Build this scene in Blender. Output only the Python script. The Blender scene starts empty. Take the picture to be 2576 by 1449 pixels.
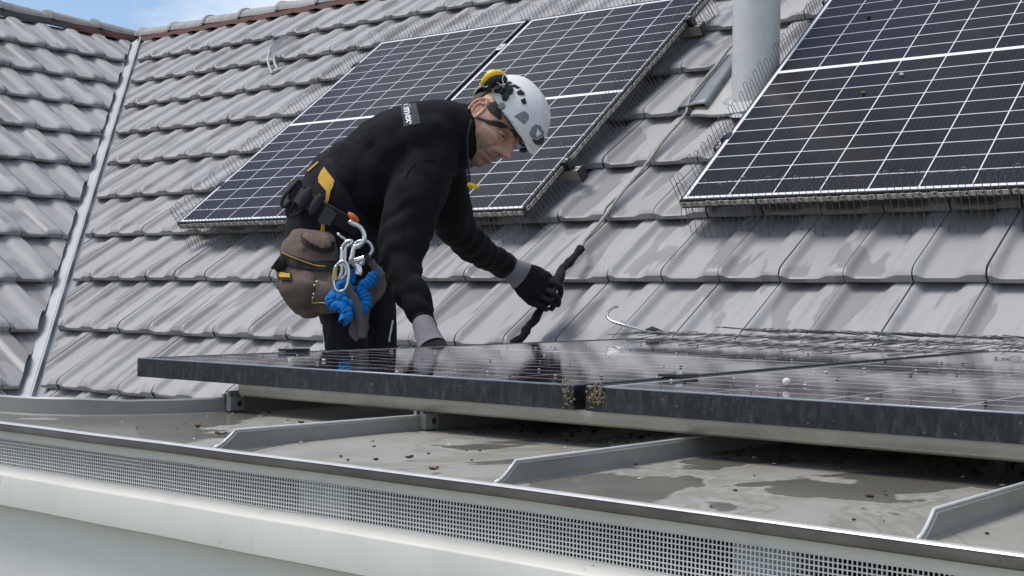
import bpy, bmesh, math, random
from mathutils import Vector, Matrix, noise
from mathutils.bvhtree import BVHTree
random.seed(7)
R_ = math.radians
C = bpy.context.scene.collection
SC = bpy.context.scene
V = Vector

# ------------------------------------------------------------------ camera, sky, sun, exposure
TH, RO, PS, PITCH = R_(-0.75989), R_(1.00393), R_(38.48439), R_(38.62015)
FPX = 5254.08 * 2576 / 4032                      # focal length in pixels of a 2576 px wide picture
FW = V((-math.sin(PS) * math.cos(TH), math.cos(PS) * math.cos(TH), -math.sin(TH)))
_r0 = V((math.cos(PS), math.sin(PS), 0)); _u0 = _r0.cross(FW)
CR = math.cos(RO) * _r0 + math.sin(RO) * _u0
CU = -math.sin(RO) * _r0 + math.cos(RO) * _u0
cam = bpy.data.cameras.new('camera'); co = bpy.data.objects.new('camera', cam); C.objects.link(co)
co.matrix_world = Matrix(((CR.x, CU.x, -FW.x, 0), (CR.y, CU.y, -FW.y, 0), (CR.z, CU.z, -FW.z, 0), (0, 0, 0, 1)))
cam.sensor_width = 36; cam.lens = 5254.08 / 4032 * 36; cam.clip_start = .05; cam.clip_end = 3000
SC.camera = co
SUN_EL, SUN_AZ = R_(64), R_(232)                 # azimuth measured from +y towards +x
w = bpy.data.worlds.new('World'); SC.world = w; w.use_nodes = True
nt = w.node_tree; nt.nodes.clear()
sky = nt.nodes.new('ShaderNodeTexSky'); sky.sky_type = 'NISHITA'; sky.sun_disc = False
sky.sun_elevation = SUN_EL; sky.sun_rotation = SUN_AZ; sky.ozone_density = 1.8; sky.dust_density = .6
tc = nt.nodes.new('ShaderNodeTexCoord')
mp = nt.nodes.new('ShaderNodeMapping'); mp.inputs['Scale'].default_value = (1, 1, 2.6); mp.inputs['Location'].default_value = (1.35, .1, .2)
nz = nt.nodes.new('ShaderNodeTexNoise'); nz.inputs['Scale'].default_value = 3.1; nz.inputs['Detail'].default_value = 7; nz.inputs['Roughness'].default_value = .55
cr = nt.nodes.new('ShaderNodeValToRGB'); cr.color_ramp.elements[0].position = .41; cr.color_ramp.elements[1].position = .72
mx = nt.nodes.new('ShaderNodeMixRGB'); mx.inputs['Color2'].default_value = (8.0, 8.2, 8.6, 1)
bg = nt.nodes.new('ShaderNodeBackground'); bg.inputs['Strength'].default_value = .10
ow = nt.nodes.new('ShaderNodeOutputWorld')
L = nt.links.new
L(tc.outputs['Generated'], mp.inputs['Vector']); L(mp.outputs['Vector'], nz.inputs['Vector']); L(nz.outputs['Fac'], cr.inputs['Fac'])
L(cr.outputs['Color'], mx.inputs['Fac']); L(sky.outputs['Color'], mx.inputs['Color1']); L(mx.outputs['Color'], bg.inputs['Color']); L(bg.outputs['Background'], ow.inputs['Surface'])
sl = bpy.data.lights.new('sun', 'SUN'); sl.energy = 2.1; sl.angle = R_(28); sl.color = (1, .96, .90)
so = bpy.data.objects.new('sun', sl); C.objects.link(so)
sd = V((math.sin(SUN_AZ) * math.cos(SUN_EL), math.cos(SUN_AZ) * math.cos(SUN_EL), math.sin(SUN_EL)))
so.rotation_euler = sd.to_track_quat('Z', 'Y').to_euler(); so.location = (0, 0, 20)
SC.view_settings.view_transform = 'Standard'; SC.view_settings.look = 'None'
SC.view_settings.gamma = 1; SC.view_settings.exposure = 0.54
SC.cycles.max_bounces = 6

# ------------------------------------------------------------------ helpers
def ray(X, Y):
    """direction of a surveyed picture point (2576 px wide photo); depth 1 along the view axis"""
    return FW + (X - 1288) / FPX * CR - (Y - 724.5) / FPX * CU
def at(X, Y, d): return ray(X, Y) * d

class MB:
    def __init__(s): s.v = []; s.f = []; s.uv = []; s.hasuv = False
    def add(s, vs, fs, uvs=None):
        o = len(s.v); s.v += [V(p) for p in vs]; s.f += [[i + o for i in f] for f in fs]
        if uvs: s.hasuv = True; s.uv += list(uvs)
        else: s.uv += [(0, 0)] * len(vs)
        return o
    def box(s, c, h, ax=None):
        c = V(c); X, Y, Z = ax or (V((1, 0, 0)), V((0, 1, 0)), V((0, 0, 1)))
        vs = [c + X * (h[0] * i) + Y * (h[1] * j) + Z * (h[2] * k) for i in (-1, 1) for j in (-1, 1) for k in (-1, 1)]
        s.add(vs, [(0, 1, 3, 2), (4, 6, 7, 5), (0, 4, 5, 1), (2, 3, 7, 6), (0, 2, 6, 4), (1, 5, 7, 3)])
    def tube(s, pts, r, n=6, cap=True, flat=1.0, up=None):
        pts = [V(p) for p in pts]; m = len(pts)
        rs = r if isinstance(r, (list, tuple)) else [r] * m
        ref = None; vs = []
        for i, p in enumerate(pts):
            t = (pts[min(i + 1, m - 1)] - pts[max(i - 1, 0)]).normalized()
            if ref is None:
                ref = V(up) if up else (V((0, 0, 1)) if abs(t.z) < .9 else V((1, 0, 0)))
            a = (ref - t * ref.dot(t)).normalized(); b = t.cross(a); ref = a
            for k in range(n):
                q = 2 * math.pi * k / n
                vs.append(p + a * (rs[i] * math.cos(q)) + b * (rs[i] * flat * math.sin(q)))
        fs = [(i * n + k, i * n + (k + 1) % n, (i + 1) * n + (k + 1) % n, (i + 1) * n + k) for i in range(m - 1) for k in range(n)]
        if cap: fs += [list(range(n - 1, -1, -1)), [(m - 1) * n + k for k in range(n)]]
        s.add(vs, fs)
    def grid(s, rows, closed=False, uvs=None):
        n = len(rows[0]); m = len(rows)
        vs = [p for r in rows for p in r]
        k2 = n if closed else n - 1
        fs = [(i * n + k, i * n + (k + 1) % n, (i + 1) * n + (k + 1) % n, (i + 1) * n + k) for i in range(m - 1) for k in range(k2)]
        s.add(vs, fs, uvs)
    def ellipsoid(s, c, ax, nu=16, nv=10, half=False):
        c = V(c); rows = []
        for i in range(nv + 1):
            t = math.pi * i / nv * (.5 if half else 1)
            rows.append([c + ax[2] * math.cos(t) + ax[0] * (math.sin(t) * math.cos(2 * math.pi * k / nu)) + ax[1] * (math.sin(t) * math.sin(2 * math.pi * k / nu)) for k in range(nu)])
        s.grid(rows, closed=True)
    def build(s, name, mat, parent=None, smooth=None, weld=False):
        me = bpy.data.meshes.new(name); off = V((0, 0, 0))
        q = parent
        while q is not None:
            off += q.location if q.get('_world') else V((0, 0, 0)); q = q.parent
        me.from_pydata([tuple(p - off) for p in s.v], [], s.f)
        if s.hasuv:
            u = me.uv_layers.new(name='UVMap')
            for lp in me.loops: u.data[lp.index].uv = s.uv[lp.vertex_index]
        if weld:
            b = bmesh.new(); b.from_mesh(me); bmesh.ops.remove_doubles(b, verts=b.verts, dist=1e-5); b.to_mesh(me); b.free()
        return link(name, me, mat, parent, smooth)

def link(name, me, mat, parent=None, smooth=None):
    for m_ in (mat if isinstance(mat, (list, tuple)) else [mat]):
        if m_: me.materials.append(m_)
    if smooth is not None:
        for p in me.polygons: p.use_smooth = True
        if smooth < 180: me.set_sharp_from_angle(angle=R_(smooth))
    o = bpy.data.objects.new(name, me); C.objects.link(o)
    if parent: o.parent = parent
    return o
def empty(name, loc=(0, 0, 0), mat=None):
    o = bpy.data.objects.new(name, None); C.objects.link(o); o.empty_display_size = .05
    if mat is not None: o.matrix_world = mat
    else: o.location = loc; o['_world'] = 1          # world-space parts: their vertices are shifted by this location
    return o
def tag(o, label, cat, group=None):
    o['label'] = label; o['category'] = cat
    if group: o['group'] = group
    return o
def recalc(o):
    b = bmesh.new(); b.from_mesh(o.data); bmesh.ops.recalc_face_normals(b, faces=b.faces); b.to_mesh(o.data); b.free(); return o
def remeshed(mb, voxel, it=6, fac=.5):
    """several closed overlapping volumes grown into one continuous surface"""
    me = bpy.data.meshes.new('tmp'); me.from_pydata([tuple(p) for p in mb.v], [], mb.f)
    b = bmesh.new(); b.from_mesh(me); bmesh.ops.remove_doubles(b, verts=b.verts, dist=1e-6); bmesh.ops.recalc_face_normals(b, faces=b.faces); b.to_mesh(me); b.free()
    o = bpy.data.objects.new('tmp', me); C.objects.link(o)
    m = o.modifiers.new('r', 'REMESH'); m.mode = 'VOXEL'; m.voxel_size = voxel; m.adaptivity = 0
    if it: q = o.modifiers.new('s', 'SMOOTH'); q.factor = fac; q.iterations = it
    dg = bpy.context.evaluated_depsgraph_get(); dg.update()
    out = bpy.data.meshes.new_from_object(o.evaluated_get(dg))
    bpy.data.objects.remove(o); bpy.data.meshes.remove(me)
    return out

# ---- node material helpers
class S:
    def __init__(s, nt, sock): s.nt = nt; s.s = sock
    def _m(s, op, *o):
        n = s.nt.nodes.new('ShaderNodeMath'); n.operation = op
        for i, x in enumerate((s,) + o):
            if isinstance(x, S): s.nt.links.new(x.s, n.inputs[i])
            else: n.inputs[i].default_value = x
        return S(s.nt, n.outputs[0])
    def __add__(s, o): return s._m('ADD', o)
    def __sub__(s, o): return s._m('SUBTRACT', o)
    def __mul__(s, o): return s._m('MULTIPLY', o)
    def __truediv__(s, o): return s._m('DIVIDE', o)
    def abs(s): return s._m('ABSOLUTE')
    def frac(s): return s._m('FRACT')
    def gt(s, o): return s._m('GREATER_THAN', o)
    def lt(s, o): return s._m('LESS_THAN', o)
    def max(s, o): return s._m('MAXIMUM', o)
    def min(s, o): return s._m('MINIMUM', o)
    def clamp(s):
        r = s._m('ADD', 0.0); r.s.node.use_clamp = True; return r
    def ramp(s, a, b):                                # smoothstep between a and b
        n = s.nt.nodes.new('ShaderNodeMapRange'); n.interpolation_type = 'SMOOTHSTEP'
        s.nt.links.new(s.s, n.inputs[0]); n.inputs[1].default_value = a; n.inputs[2].default_value = b
        return S(s.nt, n.outputs[0])
class M:
    def __init__(s, name, col=(.5, .5, .5), rough=.5, metal=0, **kw):
        s.m = bpy.data.materials.new(name); s.m.use_nodes = True; s.nt = s.m.node_tree
        s.b = s.nt.nodes['Principled BSDF']; s.b.inputs['Base Color'].default_value = (*col, 1)
        s.b.inputs['Roughness'].default_value = rough; s.b.inputs['Metallic'].default_value = metal
        for k, v in kw.items(): s.b.inputs[k.replace('_', ' ')].default_value = v
        s.col = s.rgb(col)
    def rgb(s, c):
        n = s.nt.nodes.new('ShaderNodeRGB'); n.outputs[0].default_value = (*c, 1); return S(s.nt, n.outputs[0])
    def coord(s, kind='Object', scale=(1, 1, 1), rot=(0, 0, 0)):
        if kind == 'Position': o = s.nt.nodes.new('ShaderNodeNewGeometry').outputs['Position']
        else: o = s.nt.nodes.new('ShaderNodeTexCoord').outputs[kind]
        n = s.nt.nodes.new('ShaderNodeMapping'); n.inputs['Scale'].default_value = scale; n.inputs['Rotation'].default_value = rot
        s.nt.links.new(o, n.inputs[0]); return S(s.nt, n.outputs[0])
    def noise(s, vec, scale=5, detail=4, rough=.55, dist=0):
        n = s.nt.nodes.new('ShaderNodeTexNoise'); s.nt.links.new(vec.s, n.inputs['Vector'])
        n.inputs['Scale'].default_value = scale; n.inputs['Detail'].default_value = detail; n.inputs['Roughness'].default_value = rough; n.inputs['Distortion'].default_value = dist
        return S(s.nt, n.outputs['Fac'])
    def sep(s, vec):
        n = s.nt.nodes.new('ShaderNodeSeparateXYZ'); s.nt.links.new(vec.s, n.inputs[0]); return [S(s.nt, x) for x in n.outputs]
    def island(s): return S(s.nt, s.nt.nodes.new('ShaderNodeNewGeometry').outputs['Random Per Island'])
    def mix(s, fac, col, mode='MIX'):
        n = s.nt.nodes.new('ShaderNodeMixRGB'); n.blend_type = mode
        if isinstance(fac, S): s.nt.links.new(fac.s, n.inputs[0])
        else: n.inputs[0].default_value = fac
        s.nt.links.new(s.col.s, n.inputs[1])
        if isinstance(col, S): s.nt.links.new(col.s, n.inputs[2])
        else: n.inputs[2].default_value = (*col, 1)
        s.col = S(s.nt, n.outputs[0]); s.nt.links.new(s.col.s, s.b.inputs['Base Color']); return s
    def set(s, name, sock): s.nt.links.new(sock.s, s.b.inputs[name]); return s
    def bump(s, h, strength=.3, dist=.01):
        n = s.nt.nodes.new('ShaderNodeBump'); n.inputs['Strength'].default_value = strength; n.inputs['Distance'].default_value = dist
        s.nt.links.new(h.s, n.inputs['Height']); s.nt.links.new(n.outputs[0], s.b.inputs['Normal']); return s

# ------------------------------------------------------------------ materials
def m_tile():
    m = M('engobed_grey_tile', (.345, .338, .338), .58)
    uv = m.coord('UV'); isl = m.island()
    m.mix((isl - .5).abs() * .95, (.25, .245, .245))
    m.mix(m.noise(uv, 3.2, 5, .6) .ramp(.42, .72) * .35, (.40, .395, .39))
    m.mix(m.noise(m.coord('UV', (9, 1.2, 1), (0, 0, .04)), 2.2, 5, .6, .3).ramp(.48, .75) * .5, (.235, .228, .225))
    st = m.noise(m.coord('UV', (6.0, 1.35, 1), (0, 0, .09)), 1.5, 3, .45, .35)
    wet = st.ramp(.535, .565)
    m.mix(wet * .56, (.185, .174, .168)); m.mix(m.noise(uv, 38, 1, .4).ramp(.80, .82) * .8, (.72, .71, .68))
    m.mix(m.noise(uv, 55, 2, .6).ramp(.69, .75) * .45, (.15, .14, .125))
    m.mix(m.noise(uv, 13, 6, .72).ramp(.62, .72) * .35, (.50, .49, .46))
    m.mix(m.noise(uv, 26, 5, .72).ramp(.63, .72) * .5, (.23, .215, .19))
    m.set('Roughness', wet * -.24 + .62); m.b.inputs['Specular IOR Level'].default_value = .32
    m.bump(m.noise(uv, 190, 3, .6), .22, .002)
    return m.m
def m_dark_tile():
    m = M('weathered_ridge_tile', (.29, .28, .262), .62)
    m.mix(m.noise(m.coord('Object'), 18, 5, .65).ramp(.45, .7) * .6, (.13, .118, .105)); m.mix(m.noise(m.coord('Object'), 9, 3).ramp(.55, .7) * .4, (.40, .39, .36))
    return m.m
def m_cells(wet=False):
    m = M('wet_solar_cells' if wet else 'solar_cells_under_glass', (.011, .010, .0115), .18)
    u, v, _ = m.sep(m.coord('UV'))
    fu = (u - .019) / .166667; vv = (v - .8775).abs(); fv = (vv - .008) / .0849
    colw = (fu.frac() - .5).abs().gt(.5 - .0021 / .1667)
    roww = (fv.frac() - .5).abs().gt(.5 - (.0036 if wet else .0018) / .0849)
    out = vv.lt(.0085).max(vv.gt(.858)).max(u.lt(.0185))
    if wet: out = out.max(u.gt(1.0195))
    line = colw.max(roww)
    bus = ((fu * 9).frac() - .5).abs().gt(.465)
    tone = m.noise(m.coord('Object', (1.2, .7, 1)), 1.3, 3)
    m.mix(tone.ramp(.35, .65) * .6, (.021, .019, .021))
    m.mix(bus * .06, (.45, .45, .48))
    m.mix(line * (.75 if wet else .85), (.80, .80, .82)); m.mix(out, (.80, .81, .82))
    dust = m.noise(m.coord('Object'), 45, 4, .7)
    m.mix(dust.ramp(.68, .76) * .2, (.32, .30, .27))
    if wet:
        rg = m.noise(m.coord('Object', (2, 1, 1)), 7, 5, .6, .4)
        m.mix(rg.ramp(.45, .75) * .12, (.20, .19, .185))
        m.set('Roughness', rg.ramp(.42, .70) * .06 + .012)
        m.bump(m.noise(m.coord('Object', (3, 14, 1)), 9, 4, .6), .035, .002)
    else:
        rg = m.noise(m.coord('Object', (9, 1.2, 1)), 3, 3)
        m.set('Roughness', rg * .18 + .16)
        m.bump(m.noise(m.coord('Object', (26, 3.5, 1)), 4, 3, .6), .10, .002)
    m.b.inputs['IOR'].default_value = 1.5 if wet else 1.27
    return m.m
def m_frame(dirty=False):
    m = M('black_anodised_frame' + ('_dirty' if dirty else ''), (.011, .0125, .017), .32)
    if dirty:
        c = m.coord('Position'); g = m.noise(m.coord('Position', (1, 1, .35)), 110, 6, .75)
        m.mix(g.ramp(.44, .70) * .42, (.095, .105, .11)); m.mix(m.noise(m.coord('Position', (1, 1, .25)), 45, 4, .6).ramp(.52, .60) * .45, (.012, .013, .016)); m.mix(m.noise(c, 170, 3, .6).ramp(.66, .72) * .7, (.26, .25, .20))
        m.mix(m.noise(m.coord('Position', (1, 1, .06)), 38, 3, .6).ramp(.64, .68) * .8, (.012, .012, .012))
        m.set('Roughness', g * .35 + .15)
    return m.m
def m_deck():
    m = M('grey_coated_sheet', (.310, .298, .256), .40)
    c = m.coord('Position'); n1 = m.noise(m.coord('Position', (1.3, .9, 1)), 2.3, 6, .56, .8)
    wet = n1.ramp(.495, .525)
    m.mix(m.noise(m.coord('Position', (1.6, .8, 1)), 5, 6, .65, .4).ramp(.42, .72) * .55, (.20, .186, .152))
    m.mix(wet * .78, (.115, .106, .09))
    m.mix((n1 - .50).abs().lt(.012) * m.noise(c, 9, 3).ramp(.4, .6) * .35, (.40, .385, .34))
    m.mix((n1 - .47).abs().ramp(.02, .0) * .4, (.13, .115, .085))
    m.mix(m.noise(c, 24, 6, .75).ramp(.52, .78) * .55, (.19, .17, .13)); m.mix(m.noise(c, 130, 3, .7).ramp(.64, .72) * .65, (.10, .085, .065))
    m.set('Roughness', wet * -.26 + .42)
    m.bump(m.noise(c, 14, 3), .10, .004)
    return m.m
def m_simple(name, col, rough=.5, metal=0, var=.25, sc=20, bump=0, bs=200):
    m = M(name, col, rough, metal); c = m.coord('Object')
    m.mix(m.noise(c, sc, 5, .65).ramp(.4, .75) * var, tuple(x * .55 for x in col))
    if bump: m.bump(m.noise(c, bs, 3, .6), bump, .004)
    return m.m
def m_fascia():
    m = M('pale_coated_fascia', (.62, .605, .555), .46)
    c = m.coord('Position')
    m.mix(m.noise(c, 9, 5, .6).ramp(.45, .75) * .30, (.43, .42, .385)); m.mix(m.noise(m.coord('Position', (1, 1, .5)), 70, 4, .7).ramp(.67, .73) * .55, (.28, .26, .23)); m.mix(m.noise(m.coord('Position', (1, 1, .05)), 26, 4, .6).ramp(.58, .72) * .28, (.36, .35, .31)); m.mix(m.noise(m.coord('Position', (1, 1, .12)), 60, 3, .6).ramp(.72, .76) * .5, (.22, .17, .12))
    return m.m
def m_drip():
    m = M('dirty_drip_edge', (.045, .035, .026), .3)
    c = m.coord('Position')
    m.mix(m.noise(m.coord('Position', (.35, 1, 1)), 14, 5, .65).ramp(.38, .7) * .75, (.125, .112, .095)); m.mix(m.noise(c, 60, 4, .7).ramp(.6, .7) * .7, (.03, .02, .014))
    return m.m
def m_fleece(name, col, col2):
    m = M(name, col, .95); c = m.coord('Object')
    m.mix(m.noise(c, 240, 3, .7).ramp(.45, .75) * .6, col2); m.mix(m.noise(c, 11, 4, .6).ramp(.5, .75) * .35, col2)
    m.b.inputs['Specular IOR Level'].default_value = .28; 
    m.bump(m.noise(c, 300, 4, .75), .8, .004)
    return m.m
def m_skin():
    m = M('weathered_skin', (.57, .33, .24), .5); m.b.inputs['Subsurface Weight'].default_value = .06; m.b.inputs['Subsurface Radius'].default_value = (.012, .005, .003)
    a = m.nt.nodes.new('ShaderNodeVertexColor'); a.layer_name = 'beard'; st = S(m.nt, a.outputs['Color'])
    x, y, z = m.sep(st); c = m.coord('Object')
    m.mix(m.noise(c, 40, 4, .6).ramp(.4, .7) * .35, (.34, .15, .105)); m.mix(y * .5, (.52, .19, .145))
    m.mix(x * (m.noise(c, 420, 2, .6).ramp(.35, .7) * .5 + .48), (.12, .092, .078))
    m.mix(m.noise(c, 75, 5, .7).ramp(.5, .72) * .4, (.30, .125, .085)); m.bump(m.noise(c, 95, 5, .7), .55, .005)
    return m.m
MT = dict(
    tile=m_tile(), ridge=m_dark_tile(), cells=m_cells(), wetcells=m_cells(True), frame=m_frame(), dframe=m_frame(True), deck=m_deck(), fascia=m_fascia(), grille=m_simple('white_coated_grille', (.79, .775, .73), .45, 0, .18, 30), drip=m_drip(),
    under=m_simple('roof_underlay', (.035, .032, .03), .9), red=m_simple('red_ridge_roll', (.080, .022, .016), .8, 0, .6, 30),
    zinc=m_simple('weathered_zinc', (.42, .43, .44), .5, .1, .3, 7), alu=m_simple('aluminium_rail', (.40, .38, .33), .40, .5, .35, 25), gal=m_simple('galvanised_steel', (.52, .53, .54), .38, .75, .35, 60),
    wire=m_simple('dull_spring_wire', (.17, .165, .155), .45, .5, .2, 50), clip=m_simple('pressed_clip_strip', (.52, .50, .45), .4, .55, .55, 90),
    black=m_simple('black_plastic', (.018, .018, .02), .45), pipe=m_simple('pale_plastic_pipe', (.55, .555, .54), .36, 0, .34, 13), lead=m_simple('lead_sheet', (.17, .185, .195), .5, .3, .6, 22),
    wall=m_simple('pale_render', (.76, .745, .70), .85, 0, .14, 6, .2, 160), cavity=m_simple('dark_cavity', (.012, .009, .010), .9), rafter=m_simple('painted_rafter_end', (.42, .43, .47), .8),
    seam=m_simple('grey_seam_sheet', (.27, .265, .245), .38, 0, .35, 12), fleece=m_fleece('black_fleece', (.0034, .0035, .0044), (.0125, .0128, .0155)), trouser=m_fleece('charcoal_work_trousers', (.013, .013, .017), (.026, .026, .032)),
    yellow=m_simple('yellow_fabric', (.56, .33, .035), .8, 0, .35, 40), white=m_simple('white_print', (.75, .76, .78), .7), logo=m_simple('charcoal_logo_patch', (.030, .033, .045), .85),
    strap=m_simple('black_webbing', (.014, .014, .016), .75, 0, .3, 60, .3, 300), greystrap=m_simple('grey_webbing', (.10, .09, .09), .8, 0, .4, 50), leather=m_fleece('brown_work_canvas', (.155, .112, .092), (.24, .18, .145)),
    canvas=m_simple('black_canvas', (.016, .015, .014), .8), blue=m_fleece('blue_elastic_webbing', (.010, .17, .50), (.02, .27, .64)), steel=m_simple('polished_steel', (.66, .67, .68), .22, .95, .25, 40), brass=m_simple('brassy_sleeve', (.50, .40, .16), .35, .8),
    orange=m_simple('orange_tag', (.70, .14, .03), .5), shell=m_simple('white_helmet_shell', (.74, .74, .70), .28, 0, .10, 25), yplastic=m_simple('yellow_plastic', (.80, .50, .01), .35, 0, .3, 45),
    visor=m_simple('smoky_clip', (.20, .21, .22), .25), glove=m_fleece('black_coated_glove', (.010, .010, .012), (.022, .022, .026)), knit=m_fleece('grey_knit_cuff', (.21, .20, .215), (.30, .29, .31)), skin=m_skin(), hair=m_simple('greying_hair', (.060, .048, .040), .8),
    eye=m_simple('eye_white', (.35, .31, .29), .15), dark=m_simple('dark_iris', (.012, .009, .008), .1), rope=None, sleeve=m_fleece('black_rope_sleeve', (.012, .012, .014), (.03, .03, .034)), moss=m_simple('dry_moss', (.20, .165, .10), .95, 0, .7, 60), crumb=m_simple('dark_litter', (.045, .030, .020), .95, 0, .6, 80),
    flake=m_simple('pale_flake', (.62, .60, .54), .7), dropping=m_simple('bird_dropping', (.62, .60, .56), .8, 0, .5, 80), ground=m_simple('distant_ground', (.16, .17, .12), .95, 0, .4, .05), rust=m_simple('rusty_stain', (.13, .068, .036), .9), green=m_simple('green_moss', (.03, .10, .015), .95))
def _rope():
    m = M('speckled_rope', (.33, .315, .275), .85); m.mix(m.noise(m.coord('Object'), 160, 2, .5).ramp(.60, .66), (.035, .03, .025)); return m.m
MT['rope'] = _rope(); MT['flash'] = m_simple('grey_flashing', (.40, .395, .37), .5, 0, .4, 18); MT['hook'] = m_simple('dull_hook_steel', (.36, .37, .37), .5, .3, .3, 30); MT['edge'] = m_simple('painted_frame_glint', (.30, .33, .38), .25, .3, .3, 60); MT['bead'] = m_simple('painted_edge_glint', (.70, .69, .66), .25, .3, .3, 40)  # edge and bead: highlights along rims put into a pale colour
MT['vfilm'] = m_simple('hazy_visor_film', (.68, .69, .68), .12, 0, .2, 30)

# ------------------------------------------------------------------ setting frames
X1 = V((1, 0, 0)); SV = V((0, math.cos(PITCH), math.sin(PITCH))); NV = V((0, -math.sin(PITCH), math.cos(PITCH)))
C0 = NV.dot(V((-5.22845, 3.99238, .36925)))      # plane of the panel tops on the main roof
TILE0 = -.135                                    # tile bed below that plane
def RP(x, s, off=0.0): return X1 * x + SV * s + NV * (C0 + off)
V0 = V((-8.77, 6.32, 2.07)); DV = V((3.664, -3.17, -2.527))   # valley line: top point, direction
NW = V((.568, 0, .823)).normalized(); UW = V((-NW.z, 0, NW.x))  # wing slope: normal, up-slope
def WP(y, s, off=0.0): return V((0, y, 0)) + UW * s + NW * (NW.dot(V0) + off - .03)
HN = V((.654, .756, 0)).normalized()             # horizontal normal of the valley

g = MB(); g.add([(-900, -900, -6.5), (900, -900, -6.5), (900, 900, -6.5), (-900, 900, -6.5)], [(0, 1, 2, 3)])
gr = g.build('ground', MT['ground']); gr['kind'] = 'structure'

# ------------------------------------------------------------------ tiled house roof
house = tag(empty('tiled_house_roof', V0), 'grey interlocking tile roof of two wings meeting in a metal valley, behind the worker', 'roof')

def sm(t): t = max(0, min(1, t)); return t * t * (3 - 2 * t)
def pan(q): return sm((q - .03) / .13) * (1 - sm((q - .58) / .20))
QS = [0, .02, .05, .09, .13, .17, .25, .38, .52, .60, .66, .72, .78, .84, .93, 1.0]
BS = [0, .004, .010, .018, .028, .040, .060, .11, .24, 1.0]
def tiles(mb, fn, W, G, cols, rows, a0, s0):
    LIFT = .045
    for j in rows:
        for i in cols:
            da, db, dz = random.uniform(-.0012, .0012), random.uniform(-.004, .004), random.uniform(-.0015, .0015)
            tw, tl = random.uniform(-.010, .010), random.uniform(-.006, .006)
            grid = []; uvs = []; ga = .0045
            for bi in range(-3, len(BS)):
                b = (0 if bi == -1 else .040) if bi < 0 else (BS[bi] if bi < len(BS) - 1 else G + .05)
                row = []
                for q in [-1] + QS + [2]:
                    qq = max(0, min(1, q)); p = pan(qq)
                    rnd = .005 * (1 - min(1, b / .06)) ** 2 + 0
                    al = ga / 2 + rnd; ar = W - ga / 2 + rnd
                    a = al + (ar - al) * qq
                    base = LIFT * (1 - b / G)
                    nl = .012 + .026 * (1 - p); dr = (.003 + .011 * (1 - p)) * max(0, 1 - b / nl) ** 2
                    z = base - .023 * p - dr
                    if bi < 0: z = .005 if bi >= -2 else -.03
                    if q in (-1, 2): z = base - .022 if bi >= 0 else min(z, .004)
                    z += dz + tw * (a - W / 2) + tl * (b - G / 2)
                    A, B = a0 + i * W + a + da, s0 + j * G + b + db
                    row.append(fn(A, B, z)); uvs.append((A, B))
                grid.append(row)
            mb.grid(grid, uvs=uvs)
def cut(o, co, no):
    b = bmesh.new(); b.from_mesh(o.data)
    bmesh.ops.bisect_plane(b, geom=b.verts[:] + b.edges[:] + b.faces[:], plane_co=V(co) - V0, plane_no=no, clear_inner=True)
    b.to_mesh(o.data); b.free()
W1, G1, SL0 = .219, .3805, 2.683
mb = MB(); tiles(mb, lambda a, s, z: RP(a, s, TILE0 + z), W1, G1, range(-29, 22), range(-5, 9), -2.634, SL0)
ts = mb.build('tile_slope', MT['tile'], house, 56); cut(ts, V0 + HN * .035, HN)
W2, G2 = .235, .4185
mb = MB(); tiles(mb, lambda a, s, z: WP(a, s, z - .008), W2, G2, range(-21, 1), range(-3, 10), 6.4, 4.10)
ws = mb.build('tile_slope', MT['tile'], house, 56); cut(ws, V0 - HN * .060, -HN)
mb = MB()
mb.add([RP(-9.4, 1.0, TILE0 - .030), RP(2.2, 1.0, TILE0 - .030), RP(2.2, 6.24, TILE0 - .030), RP(-9.4, 6.24, TILE0 - .030)], [(0, 1, 2, 3)])
un = mb.build('underlay', MT['under'], house); cut(un, V0 + HN * .02, HN)
mb = MB(); mb.add([WP(0, 2.2, -.05), WP(6.6, 2.2, -.05), WP(6.6, 8.4, -.05), WP(0, 8.4, -.05)], [(0, 1, 2, 3)])
un = mb.build('underlay', MT['under'], house); cut(un, V0 - HN * .02, -HN)
# valley sheet, a long folded strip that runs under both tile slopes
rows = []; nn = 46
for k in range(nn + 1):
    p = V0 + DV * (k / nn * 1.12 - .012)
    dd = .0022 * noise.noise(V((k * .45, 3, 1)))
    rows.append([p + HN * w_ + V((0, 0, z_ + (dd if abs(w_) < .1 else 0))) for w_, z_ in ((-.26, .0), (-.13, -.045), (-.078, -.048), (-.05, -.032), (-.012, -.018), (.0, .010), (.006, .010), (.014, -.020), (.05, -.03), (.2, .03))])
mb = MB(); mb.grid(rows); mb.build('valley_gutter', MT['zinc'], house, 40)
# ridge caps and the red ridge roll under them
def ridge(start, step, n, r=.082):
    ax = step.normalized(); side = V((0, 0, 1)).cross(ax).normalized(); up = V((0, 0, 1))
    for i in range(n):
        a = start + step * i; Ln = step.length + .045; rows = []
        for t, rr in ((0, r * .98), (.012, r + .012), (.07, r + .011), (.085, r + .001), (.5, r), (1, r * .95)):
            c = a + ax * (Ln * t) + up * (.014 * (1 - t) + random.uniform(-.002, .002))
            rows.append([c + side * (rr * math.cos(q)) + up * (rr * .92 * math.sin(q)) for q in [R_(x) for x in range(-4, 185, 12)]])
        inner = [[p + (a - p).normalized() * 0 for p in rows[0]]]
        m = MB(); m.grid(rows)
        m.grid([rows[0], [a + ax * .0 + (p - a) * .86 for p in rows[0]]])
        m.build('ridge_tile', MT['ridge'] if i % 3 else MT['ridge'], house, 50)
rp = V((-8.80, 6.365, 2.035))
ridge(rp + V((.02, -.015, -.008)), V((.405, 0, 0)), 27)
ridge(V((-8.86, 6.34 - 9 * .405, 2.036)), V((0, .405, 0)), 9)
mb = MB(); rows = [[], [], []]
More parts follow.
